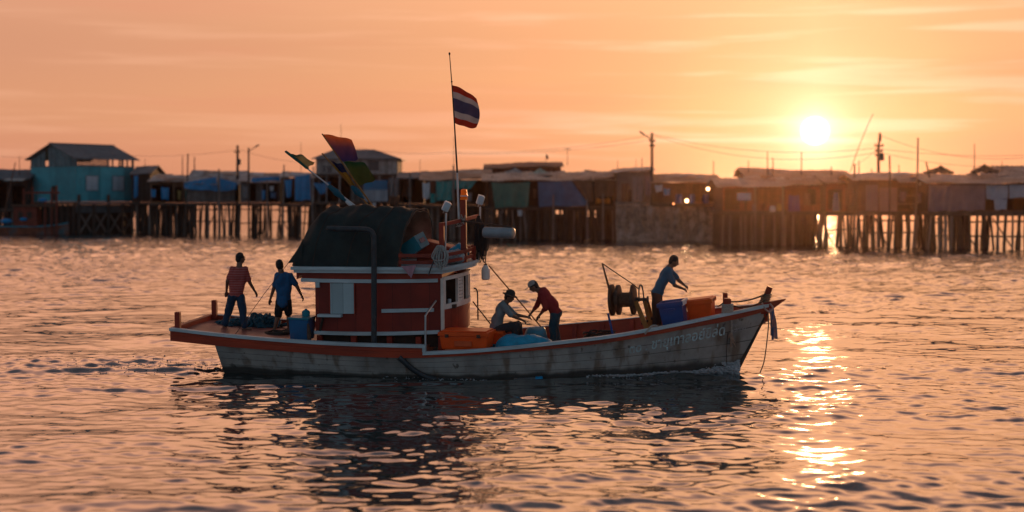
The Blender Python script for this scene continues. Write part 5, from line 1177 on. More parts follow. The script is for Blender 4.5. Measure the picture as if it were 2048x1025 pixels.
def pole(label, px, pt, pb, Y=None, r=.08, px2=None, m=None, name='wooden_pole', cat='pole', group=None, bend=0):
    Y = Y or shoreY(px)-1.0; px2 = px if px2 is None else px2; a = Vector((X(px2, Y), Y, Z(pb, Y))); b_ = Vector((X(px, Y), Y, Z(pt, Y))); mb = MB()
    mb.tube([a.lerp(b_, i/6) + Vector((bend*math.sin(math.pi*i/6), 0, 0)) for i in range(7)], [r*(1-.35*i/6) for i in range(7)], 7); return solo(name, label, cat, mb, m or M_stilt, tuple(a), smooth=True, group=group)

# ---- far left: low blue roofed hut, turquoise house
Yb_ = shoreY(30)
shack('low hut with dull blue roof at the far left edge behind the red boat', 'stilt_hut', -60, 58, 360, 418, 340, W_dark, R_teal, holes=[(-50, 14, 366, 416), (24, 50, 372, 410)], stilts=(.9, 3, .2, 1.4), Y=Yb_+4)
mb = MB(); mb.sheet(lambda u, v: (X(14+40*u, Yb_+3), Yb_+3-1.4*(1-v), Z(362-4*v, Yb_+3)+.03*math.sin(20*u)), 16, 3, .05); solo('awning', 'small pale teal awning on the low hut beside the turquoise house', 'awning', mb, mat('pale_teal_tin', (.10, .26, .29), .6, .2, 2, .1), (X(14, Yb_), Yb_+2, Z(362, Yb_)), smooth=True)
# turquoise house, its corner towards us
Yt = shoreY(152); yaw = R(38); cx_, cy_ = X(152, Yt), Yt
zf, zw, z1, zr_ = Z(404, Yt), Z(332, Yt), Z(316, Yt), Z(289, Yt+4)
th_ = root('turquoise_house', 'two storey turquoise house with grey gable roof on stilts', 'house', (cx_, cy_, 0))
dA = Vector((-math.cos(yaw), math.sin(yaw), 0)); dB = Vector((math.cos(R(34)), math.sin(R(34)), 0)); dB = Vector((math.sin(yaw), math.cos(yaw), 0)) if False else Vector((math.cos(R(52)), math.sin(R(52)), 0))
dA = Vector((-math.cos(R(38)), math.sin(R(38)), 0)); 
def _len(px, d):
    k = (px-1024)/F; return (cx_ - k*cy_)/(k*d.y - d.x)
LA, LB = _len(61, dA), _len(268, dB)
C0 = Vector((cx_, cy_, 0))
def fp(d, t, z, out=0):
    n_ = Vector((d.y, -d.x, 0)) if d is dB else Vector((-d.y, d.x, 0))
    if n_.y > 0: n_ = -n_
    p = C0 + d*t + n_*out; return (p.x, p.y, z)
def fbox(mb, d, t0, t1, z0, z1_, o0, o1): return mb.hexa([fp(d, t0, z0, o0), fp(d, t1, z0, o0), fp(d, t1, z0, o1), fp(d, t0, z0, o1)], [fp(d, t0, z1_, o0), fp(d, t1, z1_, o0), fp(d, t1, z1_, o1), fp(d, t0, z1_, o1)])
mb = MB(); fbox(mb, dA, .0, LA, zf, zw, -.12, 0); add(th_, 'gable_wall', mb, W_turq)
mb = MB(); fbox(mb, dB, .12, LB, zf, zw, -.12, 0); add(th_, 'side_wall', mb, W_turq)
far_ = C0 + dA*LA + dB*LB
mb = MB(); mb.hexa([tuple(C0+dA*LA+Vector((0,0,zf))), tuple(far_+Vector((0,0,zf))), tuple(far_-dA*.1+Vector((0,0,zf))), tuple(C0+dA*(LA-.1)+Vector((0,0,zf)))], [tuple(C0+dA*LA+Vector((0,0,zw))), tuple(far_+Vector((0,0,zw))), tuple(far_-dA*.1+Vector((0,0,zw))), tuple(C0+dA*(LA-.1)+Vector((0,0,zw)))]); add(th_, 'back_wall', mb, W_ind)
mb = MB()       # boarded gable above
n = 15
for i in range(n):
    t0, t1 = LA*i/n+.02, LA*(i+1)/n-.01
    if i == 9: continue
    tm = (t0+t1)/2; top = z1+(zr_-z1)*(1-abs(tm/LA-.5)*2)-.12; fbox(mb, dA, t0, t1, zw+.01, top, -.06, -.01+.02*(i % 2))
add(th_, 'gable_boards', mb, W_ind)
n = 22
for run in (range(0, 12), (16, 17), (19,), (21,)):
    mb = MB()
    for i in run: t0 = LB*i/n; fbox(mb, dB, t0+.05, t0+LB/n*.72, zw+.07, z1-.04, -.08, -.02)
    fbox(mb, dB, LB*run[0]/n, LB*(run[-1]+1)/n-.04, zw+.061, zw+.12, -.018, .0)
    add(th_, 'clerestory_slats', mb, W_grey)
for t in (0, LB*.55, LB*.62, LB*.8, LB-.15): mb = MB(); fbox(mb, dB, t, t+.15, zw, z1+.05, -.16, -.01); add(th_, 'post', mb, W_ind)
mb = MB(); fbox(mb, dB, -.1, LB+.1, zw-.08, zw+.06, 0, .06); fbox(mb, dA, -.06, LA+.1, zw-.08, zw+.06, .001, .06); add(th_, 'wall_plate', mb, W_ind)
def rp(ta, tb, z): p = C0 + dA*ta + dB*tb; return (p.x, p.y, z)
ov = .55
for ta0 in (-ov, LA+ov):
    mb = MB(); k0 = (z1+.08) - (zr_-z1)/(LA/2)*ov
    mb.sheet(lambda u, v: tuple(Vector(rp(ta0, -ov+(LB+2*ov)*u, k0)).lerp(Vector(rp(LA/2, -ov+(LB+2*ov)*u, zr_)), v) + Vector((0, 0, .035*math.sin(2*math.pi*u*(LB+1.1)/.34)))), 150, 4, .06); add(th_, 'roof', mb, R_dark, True, ang=70)
mb = MB(); mb.tube([rp(LA/2, -ov, zr_+.06), rp(LA/2, LB+ov, zr_+.06)], .12, 6); add(th_, 'ridge_cap', mb, R_dark)
for a, b_ in ((.355, .56), (.79, .965)):
    t0, t1 = LB*((a-.16)/.86), LB*((b_-.16)/.86)
for (pa, pb) in ((172, 195), (225, 247)):
    t0, t1 = _len(pa, dB), _len(pb, dB); za, zb_ = Z(381, Yt+2), Z(353, Yt+2); mb = MB(); fbox(mb, dB, t0-.12, t1+.12, za-.1, zb_+.1, .0, .05); w_ = add(th_, 'window', mb, W_ind)
    for k in (0, 1):
        mb = MB(); tt = t0+(t1-t0)*k/2; fbox(mb, dB, tt+.03, tt+(t1-t0)/2-.03, za, zb_, .051, .08); add(th_, 'pane', mb, M_pane, under=w_)
mb = MB(); fbox(mb, dA, LA*.40, LA*.52, zf+.1, zf+2.0, .0, .05); add(th_, 'door', mb, W_dark)
# base: beams, cross braces, posts
mb = MB(); fbox(mb, dA, -.3, LA+.3, zf-.35, zf-.02, -.3, .5); add(th_, 'platform', mb, M_stilt)
mb = MB(); fbox(mb, dB, -.1, LB+.3, zf-1.35, zf-.36, .1, .35); fbox(mb, dB, -.1, LB+.3, zf-.34, zf-.02, -.3, .9); add(th_, 'skirt_beam', mb, mat('grey_concrete', (.10, .11, .115), .9, .25, 1.5, .2))
for k in range(5): x_ = LB*k/4; p = fp(dB, x_, 0, .6); mb = MB(); mb.box((p[0]-.16, p[1]-.16, -1), (p[0]+.16, p[1]+.16, zf-.02+(.9 if k % 2 == 0 else .0))); add(th_, 'stilt', mb, M_stilt)
for k in range(4):
    for s_ in (0, 1): mb = MB(); mb.beam(fp(dB, LB*(k+.12+.76*s_)/4, zf-1.45, .42+.06*s_), fp(dB, LB*(k+.88-.76*s_)/4, .15, .42+.06*s_), .14, .2); add(th_, 'cross_brace', mb, M_stiltp)
mb = MB(); fbox(mb, dB, -.1, LB, -.5, zf-1.2, -.6, -.5); fbox(mb, dA, 0, LA, -.5, zf-.4, -.6, -.5); add(th_, 'under_shade_wall', mb, W_dark)  # dark sheets added behind the braces to stand for shade under the house
for k in range(9): p = fp(dA, LA*k/8, 0, .3); stilt(th_, p[0], p[1], zf-.2, .17, M_stilt)
p = fp(dB, LB*.98, Z(352, Yt+3), .3); mb = MB(); mb.lathe(p, (.4, -.8, .35), [(0, .05), (.06, .35), (.12, .55)], 16); solo('satellite_dish', 'small rusty dish on the right end of the turquoise house', 'dish', mb, M_rust, p, smooth=True)
# dark house at its right
shack('dark boarded hut with sloping roof right of the turquoise house', 'stilt_hut', 264, 300, 350, 405, 334, W_dark, R_dark, stilts=(.6, 3, .2, 1.6), depth=7, Y=shoreY(290)+3)
hang('long blue cloth hanging at the corner of the dark boarded hut', 'tarp', 'tarp', ((268, 352), (276, 350), (275, 392), (268, 398)), shoreY(270)-.6, T_blue, .1, 2)
# low huts 300-620
r_, Y, x0, x1, zf, ze = shack('low grey roofed shed with clothes on its porch left of the blue tarp', 'stilt_hut', 300, 372, 364, 406, 352, W_brown, R_tin, holes=[(304, 345, 370, 404), (350, 364, 374, 404)], stilts=(.8, 4, .2, 1.5))
for a, b_, c, d, m, l, cat in ((302, 312, 378, 396, T_blue, 'small blue cloth on the shed porch nearest the dark hut', 'cloth'), (322, 338, 374, 400, T_blue, 'wide blue cloth in the middle of the shed porch', 'cloth'), (355, 362, 380, 401, mat('ochre_cloth_shore', (.32, .22, .08), .85, .2, 2, .1), 'small ochre cloth beside the blue tarp', 'cloth'), (371, 377, 380, 403, T_teal, 'narrow teal cloth under the left end of the blue tarp', 'cloth')):
    hang(l, 'hanging_cloth', cat, ((a, c), (b_, c+1), (b_-1, d), (a+1, d-2)), Y-.7, m, .08, 3)
shack('grey roofed hut behind the draped blue tarp', 'stilt_hut', 374, 478, 370, 406, 343, W_grey, R_tin, holes=[(470, 478, 372, 404)], stilts=(.82, 2, .25, .45), run=4)
hang('wide blue tarp draped from the eave with a pole before it', 'tarp', 'tarp', ((367, 366), (432, 354), (436, 383), (369, 378)), shoreY(410)-1.0, T_blue, .15, 4, sagz=.0)
hang('second half of the draped blue tarp sloping down to the right', 'tarp', 'tarp', ((437, 356), (474, 366), (473, 380), (438, 383)), shoreY(440)-1.0, T_blue, .15, 3, sagz=.0)
r_, Y, x0, x1, zf, ze = shack('open fronted hut with grey roof between blue tarp and white gable house', 'stilt_hut', 480, 560, 366, 406, 347, W_grey, R_tin, holes=[(500, 512, 368, 402), (527, 556, 368, 404)], stilts=(.85, 2, .3, .5), run=4)
hang('blue edged awning of the open fronted hut', 'awning', 'awning', ((504, 356), (560, 353), (560, 362), (503, 364)), Y-1.4, T_blue, .06, 3, sagz=0)
for a, b_, c, d, m, l in ((540, 547, 372, 382, T_white, 'small white cloth in the open fronted hut'), (524, 530, 380, 400, T_blue, 'dark blue cloth at a post of the open fronted hut'), (541, 552, 384, 397, T_slate, 'slate cloth heap on the open hut floor')):
    hang(l, 'hanging_cloth', 'cloth', ((a, c), (b_, c), (b_, d), (a, d)), Y-.5, m, .06, 2)
r_, Y, x0, x1, zf, ze = shack('low hut with blue sheets left of the white gable house', 'stilt_hut', 562, 640, 356, 408, 346, W_brown, R_tin, holes=[(566, 586, 360, 406), (622, 638, 362, 404)], stilts=(.95, 3, .35, .8))
hang('square blue sheet hanging before the low hut', 'tarp', 'tarp', ((590, 352), (620, 348), (621, 400), (590, 402)), Y-.8, T_blue, .08, 4)
hang('narrow blue sheet left of the square one', 'tarp', 'tarp', ((569, 360), (584, 358), (582, 394), (573, 396)), Y-.8, T_blue, .1, 3)
hang('pointed blue sheet under the white gable house', 'tarp', 'tarp', ((626, 366), (662, 364), (650, 388), (640, 389)), Y-.9, T_blue, .1, 3)
mb = MB(); mb.box((X(625, Y)-.0, Y-.5, Z(399, Y)), (X(631, Y), Y-.2, Z(380, Y))); solo('crate', 'narrow rusty red crate below the pointed blue sheet', 'crate', mb, W_redb, (X(625, Y), Y-.5, Z(399, Y)))
# white gable house
Yw = shoreY(715)+5; x0, x1 = X(632, Yw), X(795, Yw); zf, zw, ze, zr_ = Z(405, Yw), Z(349, Yw), Z(319, Yw), Z(300.5, Yw+3)
wh = root('gable_house', 'tall pale boarded house with grey hipped roof behind the flags', 'house', ((x0+x1)/2, Yw, 0)); xc = X(668, Yw)
hs = [(X(737, Yw), X(758, Yw), Z(342, Yw), Z(322, Yw)), (X(645, Yw), X(664, Yw), Z(345, Yw), Z(332, Yw))]
mb = MB()
for a, b_, c, d in wallrects(x0, x1, zw, ze, hs): mb.box((a, Yw, c), (b_, Yw+.1, d))
add(wh, 'front_wall', mb, W_pale)
mb = MB()
for a, b_, c, d in wallrects(x0, x1, zf, zw-.02, [(X(640, Yw), X(700, Yw), zf+.1, zw-.4)]): mb.box((a, Yw+.3, c), (b_, Yw+.4, d))
add(wh, 'lower_wall', mb, W_grey)
mb = MB(); mb.box((x0, Yw+.11, zf), (x0+.1, Yw+7, ze)); mb.box((x1-.1, Yw+.11, zf), (x1, Yw+7, ze)); mb.box((x0+.11, Yw+6.9, zf), (x1-.11, Yw+7, ze)); add(wh, 'rear_walls', mb, W_dark)
for h in hs:
    mb = MB(); t = .1; mb.box((h[0]-t, Yw-.05, h[2]-t), (h[1]+t, Yw-.002, h[2])); mb.box((h[0]-t, Yw-.05, h[3]), (h[1]+t, Yw-.002, h[3]+t)); mb.box((h[0]-t, Yw-.05, h[2]), (h[0], Yw-.002, h[3])); mb.box((h[1], Yw-.05, h[2]), (h[1]+t, Yw-.002, h[3])); w_ = add(wh, 'window', mb, W_pale)
    mb = MB(); mb.box((h[0], Yw+.04, h[2]), (h[1], Yw+.06, h[3])); add(wh, 'pane', mb, mat('dark_pane', (.04, .045, .05), .15, .1, 1, 0), under=w_)
for (ya, yb) in ((Yw-.6, Yw+3), (Yw+7.6, Yw+3.02)):
    mb = MB(); mb.sheet(lambda u, v: (x0-.5+(x1-x0+1.0)*u*(1) if v == 0 else (x0-.5+(x1-x0+1)*u)*(1-v)+(X(668, Yw+3)+(X(750, Yw+3)-X(668, Yw+3))*u)*v, ya+(yb-ya)*v, ze+.03+(zr_-ze)*v+.03*math.sin(2*math.pi*u*30)), 120, 6, .06); add(wh, 'roof', mb, R_dark, True, ang=70)
mb = MB(); e0, e1 = (X(750, Yw+3), Yw+3, zr_), (X(668, Yw+3), Yw+3, zr_)
mb.add([(x1+.5, Yw-.6, ze+.03), (x1+.5, Yw+7.6, ze+.03), e0, (x1+.5, Yw-.6, ze-.05), (x1+.5, Yw+7.6, ze-.05), (e0[0], e0[1], e0[2]-.08)], [(0,1,2),(3,5,4),(0,3,4,1),(1,4,5,2),(2,5,3,0)]); add(wh, 'roof_end', mb, R_dark)
mb = MB(); mb.add([(x0+.05, Yw+.1, ze), (x0+.05, Yw+6.9, ze), e1, (x0+.12, Yw+.1, ze), (x0+.12, Yw+6.9, ze), (e1[0]+.07, e1[1], e1[2])], [(0,1,2),(3,5,4),(0,3,4,1),(1,4,5,2),(2,5,3,0)]); add(wh, 'gable', mb, W_pale)
mb = MB(); mb.box((x0-.2, Yw-1.4, zw-.18), (x1+.1, Yw-.002, zw)); add(wh, 'balcony', mb, M_stilt)
mb = MB()
for z_ in (.35, .7): mb.box((x0-.2, Yw-1.42, zw+z_), (X(705, Yw), Yw-1.36, zw+z_+.07))
add(wh, 'balcony_rail', mb, W_pale)
for k in range(7): xx = x0-.2+k*(x1-x0)/6.2; mb = MB(); mb.box((xx, Yw-1.4, zf), (xx+.12, Yw-1.28, zw+(.8 if k < 4 else -.18))); add(wh, 'balcony_post', mb, W_pale)
mb = MB(); mb.box((x0-.3, Yw-1.5, zf-.25), (x1+.3, Yw+7, zf)); add(wh, 'platform', mb, M_stilt)
stiltset(wh, x0, x1, Yw-1.2, zf-.2, .7, 3, .3)
Y = Yw-2.0
mb = MB(); mb.box((X(727, Y), Y, Z(380, Y)), (X(775, Y), Y+.06, Z(361, Y))); mb2 = MB(); mb2.box((X(727, Y), Y, Z(403, Y)), (X(775, Y), Y+.06, Z(380.2, Y)))
pr_ = root('painted_panel', 'blue over white painted panel right of the green flag', 'panel', (X(750, Y), Y, Z(403, Y))); add(pr_, 'blue_half', mb, mat('panel_blue', (.01, .15, .28), .7, .2, 1, .1)); add(pr_, 'white_half', mb2, mat('panel_white', (.33, .37, .42), .8, .15, 1.4, .1, seams=.6, seam_axis=0, seam_w=.03))
for a, b_, c, d, l, m in ((777, 802, 356, 393, 'brownish grey curtain right of the painted panel', T_grey), (803, 826, 356, 394, 'narrow pale grey curtain next to the teal roof', T_grey)): hang(l, 'curtain', 'curtain', ((a, c), (b_, c), (b_-2, d), (a+2, d)), Y, m, .1, 5)
hang('rust coloured cloth below the brownish grey curtain', 'hanging_cloth', 'cloth', ((776, 393), (798, 393), (798, 408), (776, 408)), Y+.2, T_brown, .05, 3)
# teal low roof and shack 800-975
shack('low hut with teal roof right of the pale gable house', 'stilt_hut', 798, 848, 357, 408, 345, W_dark, R_teal, holes=[(800, 846, 360, 404)], stilts=(.7, 3, .3, 1), Y=shoreY(820)+4)
r_, Y, x0, x1, zf, ze = shack('open hut with sagging brown roof and washing behind the mast', 'stilt_hut', 850, 972, 360, 410, 342, W_brown, R_rust, holes=[(853, 890, 362, 408), (905, 925, 362, 406), (930, 968, 362, 406)], stilts=(.65, 5, .35, 1.4), run=4, over=1.0)
for a, b_, c, d, m, l, nm, cat in ((872, 905, 361, 402, T_teal, 'square teal sheet behind the beacon mast', 'tarp', 'tarp'), (907, 955, 360, 378, T_teal, 'long teal sheet sloping up right of the mast', 'tarp', 'tarp'), (845, 860, 365, 398, T_white, 'pale washing on the line of the open hut', 'hanging_cloth', 'cloth'), (861, 871, 362, 386, W_redb, 'red brown washing beside the square teal sheet', 'hanging_cloth', 'cloth')):
    hang(l, nm, cat, ((a, c), (b_, c), (b_-(14 if 'sloping' in l else 1), d), (a+1, d)), Y-.7, m, .1, 4)
p = (X(866, Y-.8), Y-.8, Z(406, Y-.8)); mb = MB(); mb.lathe(p, (0, 0, 1), [(0, .26), (.9, .34), (.93, .36), (.96, .33)], 14); solo('water_butt', 'teal plastic tub on the edge of the open hut', 'tub', mb, T_teal, p, smooth=True)
# dark barn behind
shack('dark brown barn roof rising behind the green tarp hut', 'barn', 972, 1122, 336, 410, 327, W_redb, mat('brown_sheets', (.10, .05, .045), .7, .2, 1, .1), stilts=None, Y=shoreY(1050)+9, run=5, depth=10, cat='barn')
r_, Y, x0, x1, zf, ze = shack('long hut with patched brown roof and green and blue tarps', 'stilt_hut', 976, 1234, 362, 414, 346, W_dark, R_warm, holes=[(985, 1060, 366, 410), (1062, 1074, 366, 412), (1080, 1140, 366, 410), (1190, 1230, 366, 404)], stilts=(.62, 3, .45, 1.0), run=3.5, over=1.1, wavel=.45)
hang('large dark green tarp sagging before the long hut', 'tarp', 'tarp', ((983, 365), (1060, 364), (1056, 414), (990, 416)), Y-1.0, T_green, .18, 4, sagz=.2)
hang('large slate blue tarp slanting before the long hut', 'tarp', 'tarp', ((1076, 364), (1142, 362), (1178, 412), (1078, 414)), Y-1.0, T_slate, .12, 4, sagz=.1)
hang('dark brown tarp right of the slate blue one', 'tarp', 'tarp', ((1144, 358), (1184, 356), (1186, 404), (1172, 404)), Y-.9, T_brown, .12, 3)
hang('second brown sheet hanging right of the brown tarp', 'tarp', 'tarp', ((1188, 356), (1230, 353), (1228, 392), (1190, 396)), Y-.9, T_brown, .12, 4)
for k, (a, c) in enumerate(((1196, 398), (1206, 397), (1216, 400))):
    p = (X(a, Y-.9), Y-.9, Z(407, Y-.9)); mb = MB(); mb.lathe(p, (0, 0, 1), [(0, .2), (.05, .23), (.4, .22), (.46, .16), (.5, .08)], 12); solo('buoy', ('leftmost', 'middle', 'rightmost')[k] + ' of the three orange buoys under the brown sheet', 'buoy', mb, mat('orange_buoy', (.55, .17, .02), .5, .2, 3, .05), p, smooth=True, group='orange buoys on the hut edge')
p = (X(1040, Y-.9), Y-.9, Z(432, Y)); mb = MB(); mb.lathe(p, (0, 0, 1), [(0, .2), (.55, .24), (.58, .1)], 12); solo('bucket', 'pale bucket hanging among the stilts below the green tarp', 'bucket', mb, T_white, p, smooth=True)
for k, (a, b_) in enumerate(((1000, 1060), (1110, 1170), (1130, 1210))):
    pass
# corrugated block
r_, Y, x0, x1, zf, ze = shack('flat roofed shed of patched tin sheets above the bank', 'tin_shed', 1234, 1306, 344, 405, 338, mat('patched_tin', (.20, .16, .145), .8, .35, .9, .2, seams=.8, seam_axis=0, seam_w=.03), R_tin, holes=[(1258, 1266, 380, 404)], stilts=None, cat='shed')
for a, b_, c, d, m, l in ((1243, 1258, 366, 404, T_brown, 'brown curtain on the left of the tin shed'), (1264, 1288, 352, 404, T_grey, 'grey curtain in the middle of the tin shed')): hang(l, 'curtain', 'curtain', ((a, c), (b_, c), (b_, d), (a, d)), Y-.4, m, .1, 4)
shack('low hut with brown roof and lit lamps above the bank', 'hut', 1308, 1436, 366, 407, 350, W_brown, R_rust, holes=[(1385, 1400, 368, 404), (1402, 1432, 368, 406)], stilts=None, run=4, over=.8)
Yl = shoreY(1380)-.5
hang('white cloth on the wall between tin shed and brown hut', 'hanging_cloth', 'cloth', ((1309, 370), (1325, 369), (1324, 384), (1312, 384)), Yl, T_white, .06, 2)
for k, (a, b_) in enumerate(((1351, 1364), (1379, 1390), (1406, 1418))):
    p = (X((a+b_)/2, Yl), Yl, Z(407, Yl)); r1_ = (b_-a)/2/F*Yl; mb = MB(); mb.lathe(p, (0, 0, 1), [(0, r1_*.95), (.28, r1_), (.3, r1_*1.04), (.6, r1_), (.62, r1_*1.04), (.85, r1_*.96), (.88, r1_*.8)], 14); solo('barrel', ('leftmost', 'middle', 'rightmost')[k] + ' of the blue barrels on the bank by the lamps', 'barrel', mb, mat('barrel_blue', (.03, .06, .20), .5, .2, 2, .05), p, smooth=True, group='blue barrels on the bank')
for (a, c, r1_, st, l) in ((1373.5, 402, .155, 14, 'large round lit lamp low above the bank'), (1416, 378.5, .14, 14, 'round lit lamp higher under the brown roof'), (1347, 408, .07, 7, 'small orange lit lamp left of the large lamp')):
    p = (X(a, Yl-.6), Yl-.6, Z(c, Yl-.6)); lr = root('lamp', l, 'lamp', p); mb = MB(); mb.ell(p, (r1_, 0, 0), (0, r1_, 0), (0, 0, r1_)); add(lr, 'globe', mb, mat('lit_globe_' + ('small' if r1_ < .1 else 'warm'), (1, .8, .55), .4, .02, 1, 0, emis=((1.0, .62, .30) if r1_ > .1 else (1, .36, .12), st)), True)
    mb = MB(); mb.tube([(p[0], p[1], p[2]+r1_), (p[0], p[1]+.1, p[2]+r1_+.5)], .03, 6); add(lr, 'cord', mb, M_stilt)
# the bank
def bank_h(x, y): return 0
Yk = shoreY(1340); mb = MB(); bx0, bx1 = X(1232, Yk), X(1446, Yk)
def bankf(u, v):
    x = bx0+(bx1-bx0)*u; nse = .12*math.sin(3.1*x+7*v)+.10*math.sin(7.3*x-5*v+1)+.07*math.sin(17*x+13*v)
    prof = [(-1.6, -.6), (-.9, .25), (-.55, .9), (-.25, 1.9), (-.1, Z(412, Yk)), (.6, Z(407, Yk)), (7, Z(407, Yk))]; t = v*(len(prof)-1); i = min(int(t), len(prof)-2); f_ = t-i
    yy_ = prof[i][0]+(prof[i+1][0]-prof[i][0])*f_; zz_ = prof[i][1]+(prof[i+1][1]-prof[i][1])*f_
    return (x, Yk-.3+yy_+nse*(1 if v < .8 else 0), zz_+nse*.5*(1 if v < .75 else 0))
mb.sheet(bankf, 90, 30, .3); solo('bank', None, None, mb, mat('earth_bank', (.24, .17, .13), .95, .5, 2.5, .6, dirt=(.40, .32, .27)), (bx0, Yk, 0), kind='structure', smooth=True)
mb = MB(); mud = []
for (a, b_, dy_, hgt) in ((930, 1240, 4.5, 2.4), (1440, 1612, 3.5, 2.3)):  # dark mounds added behind the stilts to shut out the bright water
    Y0 = shoreY((a+b_)/2)+dy_; xa, xb = X(a, Y0), X(b_, Y0); mb = MB()
    mb.sheet(lambda u, v: (xa+(xb-xa)*u, Y0+6*v, -.5+(hgt+.5)*min(v*2.5, 1)*(math.sin(math.pi*min(max(u*1.0, .02), .98))**.18)+.12*math.sin(9*u*5+4*v)), 60, 12, .2); solo('bank', None, None, mb, mat('gap_dark_mud', (.05, .036, .03), .95, .4, 2, .4), (xa, Y0, 0), kind='structure', smooth=True)
# long roofs under the sun
r_, Y, x0, x1, zf, ze = shack('long open shed with pale corrugated roof below the sun', 'stilt_shed', 1446, 1640, 374, 423, 357, W_redb, R_warm, holes=[(1450, 1500, 378, 420), (1504, 1560, 378, 420), (1566, 1600, 378, 421), (1604, 1632, 378, 410)], stilts=(.5, 4, .3, 1.3), run=2.6, over=1.2, wavel=.42, cat='shed')
hang('violet blue tarp in the long shed below the sun', 'tarp', 'tarp', ((1578, 390), (1598, 390), (1600, 424), (1577, 424)), Y-.5, mat('violet_tarp', (.10, .06, .22), .8, .2, 1, .1), .06, 3)
for a, b_, c, d, m, l, nm, cat in ((1474, 1502, 386, 401, T_white, 'pale panel hanging at the back of the long shed', 'panel', 'panel'), (1505, 1513, 408, 424, T_lav, 'mauve cloth on the shed edge by a post', 'hanging_cloth', 'cloth'), (1539, 1551, 412, 424, T_white, 'white sack standing on the shed edge', 'sack', 'sack'), (1553, 1563, 408, 422, mat('ochre_sack', (.38, .25, .07), .85, .2, 2, .1), 'ochre sack standing beside the white sack', 'sack', 'sack'), (1523, 1534, 408, 422, W_redb, 'red brown sack left of the white sack', 'sack', 'sack'), (1479, 1490, 402, 420, W_redb, 'red brown box below the pale panel', 'box', 'box')):
    za, zb_ = Z(d, Y-.7), Z(c, Y-.7); xa, xb = X(a, Y-.7), X(b_, Y-.7); mb = MB()
    if cat == 'sack': sack_c = ((xa+xb)/2, Y-.7, za); mb.lathe(sack_c, (0, 0, 1), [(0, (xb-xa)/2*.9), ((zb_-za)*.4, (xb-xa)/2*1.05), ((zb_-za)*.85, (xb-xa)/2*.8), (zb_-za, (xb-xa)/4)], 12); solo(nm, l, cat, mb, m, sack_c, smooth=True)
    elif cat in ('box', 'panel'): mb.box((xa, Y-.7, za), (xb, Y-.7+(.4 if cat == 'box' else .05), zb_)); solo(nm, l, cat, mb, m, (xa, Y-.7, za), bevel=.03)
    else: hang(l, nm, cat, ((a, c), (b_, c), (b_, d), (a, d)), Y-.7, m, .05, 2)
shack('upper brown roof standing behind the long shed below the sun', 'hut', 1494, 1706, 357, 420, 341, W_redb, R_rust, stilts=None, Y=shoreY(1600)+7, run=4, wavel=.4)
shack('small dark flat topped hut behind the long shed', 'hut', 1494, 1556, 345, 420, 338.5, W_dark, R_dark, stilts=None, Y=shoreY(1525)+12, run=3)
shack('narrow dark hut between the long shed and the mauve hut', 'stilt_hut', 1652, 1716, 368, 424, 354, W_redb, R_rust, holes=[(1656, 1684, 380, 420)], stilts=(.85, 3, .3, .55), Y=shoreY(1690)+1.5)
Y = shoreY(1676)
mb = MB(); p = (X(1672, Y), Y, Z(422, Y)); mb.sheet(lambda u, v: (p[0]+(u-.5)*(.25+.5*v-.25*v*v)*1.1, Y-.15*math.sin(5*u*math.pi), Z(386, Y)+(p[2]-Z(386, Y))*v), 14, 14, .04); solo('hanging_cloth', 'white tapering cloth hanging in the gap right of the sun glow', 'cloth', mb, T_white, p, smooth=True)
r_, Y, x0, x1, zf, ze = shack('grey panelled hut with pale tin eave right of the white cloth', 'stilt_hut', 1716, 1862, 361, 423, 348, W_brown, R_warm, holes=[(1796, 1850, 376, 418)], stilts=(.58, 2, .3, .5), run=3, over=1.0, wavel=.42)
for a, b_, c, d, l in ((1732, 1756, 370, 422, 'tall grey panel at the left of the panelled hut'), (1760, 1794, 376, 423, 'wide mauve grey panel in the middle of the panelled hut')):
    mb = MB(); mb.box((X(a, Y-.2), Y-.2, Z(d, Y)), (X(b_, Y-.2), Y-.12, Z(c, Y))); solo('wall_panel', l, 'panel', mb, T_lav, (X(a, Y-.2), Y-.2, Z(d, Y)))
mb = MB(); Ya = Y-1.6; mb.sheet(lambda u, v: (X(1797+40*u, Ya), Ya+1.2*v, Z(365-13*v, Ya)+.05*math.sin(2*math.pi*u*6)), 60, 3, .05); solo('awning', 'small pale corrugated awning over the dark opening', 'awning', mb, R_warm, (X(1797, Ya), Ya, Z(365, Ya)), smooth=True)
mb = MB()
for z_ in (392, 408): mb.beam((X(1796, Y-.1), Y-.1, Z(z_, Y)), (X(1850, Y-.1), Y-.1, Z(z_, Y)), .07, .10)
solo('porch_rail', 'two bar rail across the dark opening under the small awning', 'railing', mb, M_stiltp, (X(1796, Y), Y, Z(408, Y)))
mb = MB(); p = (X(1850, Y-1.4), Y-1.4, Z(367, Y)); mb.ell(p, (.5, 0, .1), (0, .3, 0), (0, 0, .28)); solo('bundle', 'pale plastic bundle stuffed under the eave left of the mauve curtain', 'bundle', mb, T_white, p, smooth=True)
r_, Y, x0, x1, zf, ze = shack('big hut with corrugated roof and mauve curtain at the right edge', 'stilt_hut', 1860, 2080, 368, 424, 351, W_brown, R_warm, holes=[(1864, 1968, 372, 420), (1972, 2070, 398, 420)], stilts=(.60, 2, .35, .5), run=3.4, over=1.0, wavel=.36)
add(r_, 'upper_roof', roof_mb(X(1966, Y+3), X(2090, Y+3), Y+2.2, Z(354, Y+2.2), Y+6, Z(336, Y+6), .42, .13), R_warm, True, ang=70)
hang('long mauve curtain along the front of the big hut', 'curtain', 'curtain', ((1858, 371), (1970, 370), (1970, 421), (1856, 423)), Y-.5, T_lav, .12, 9, sagz=0)
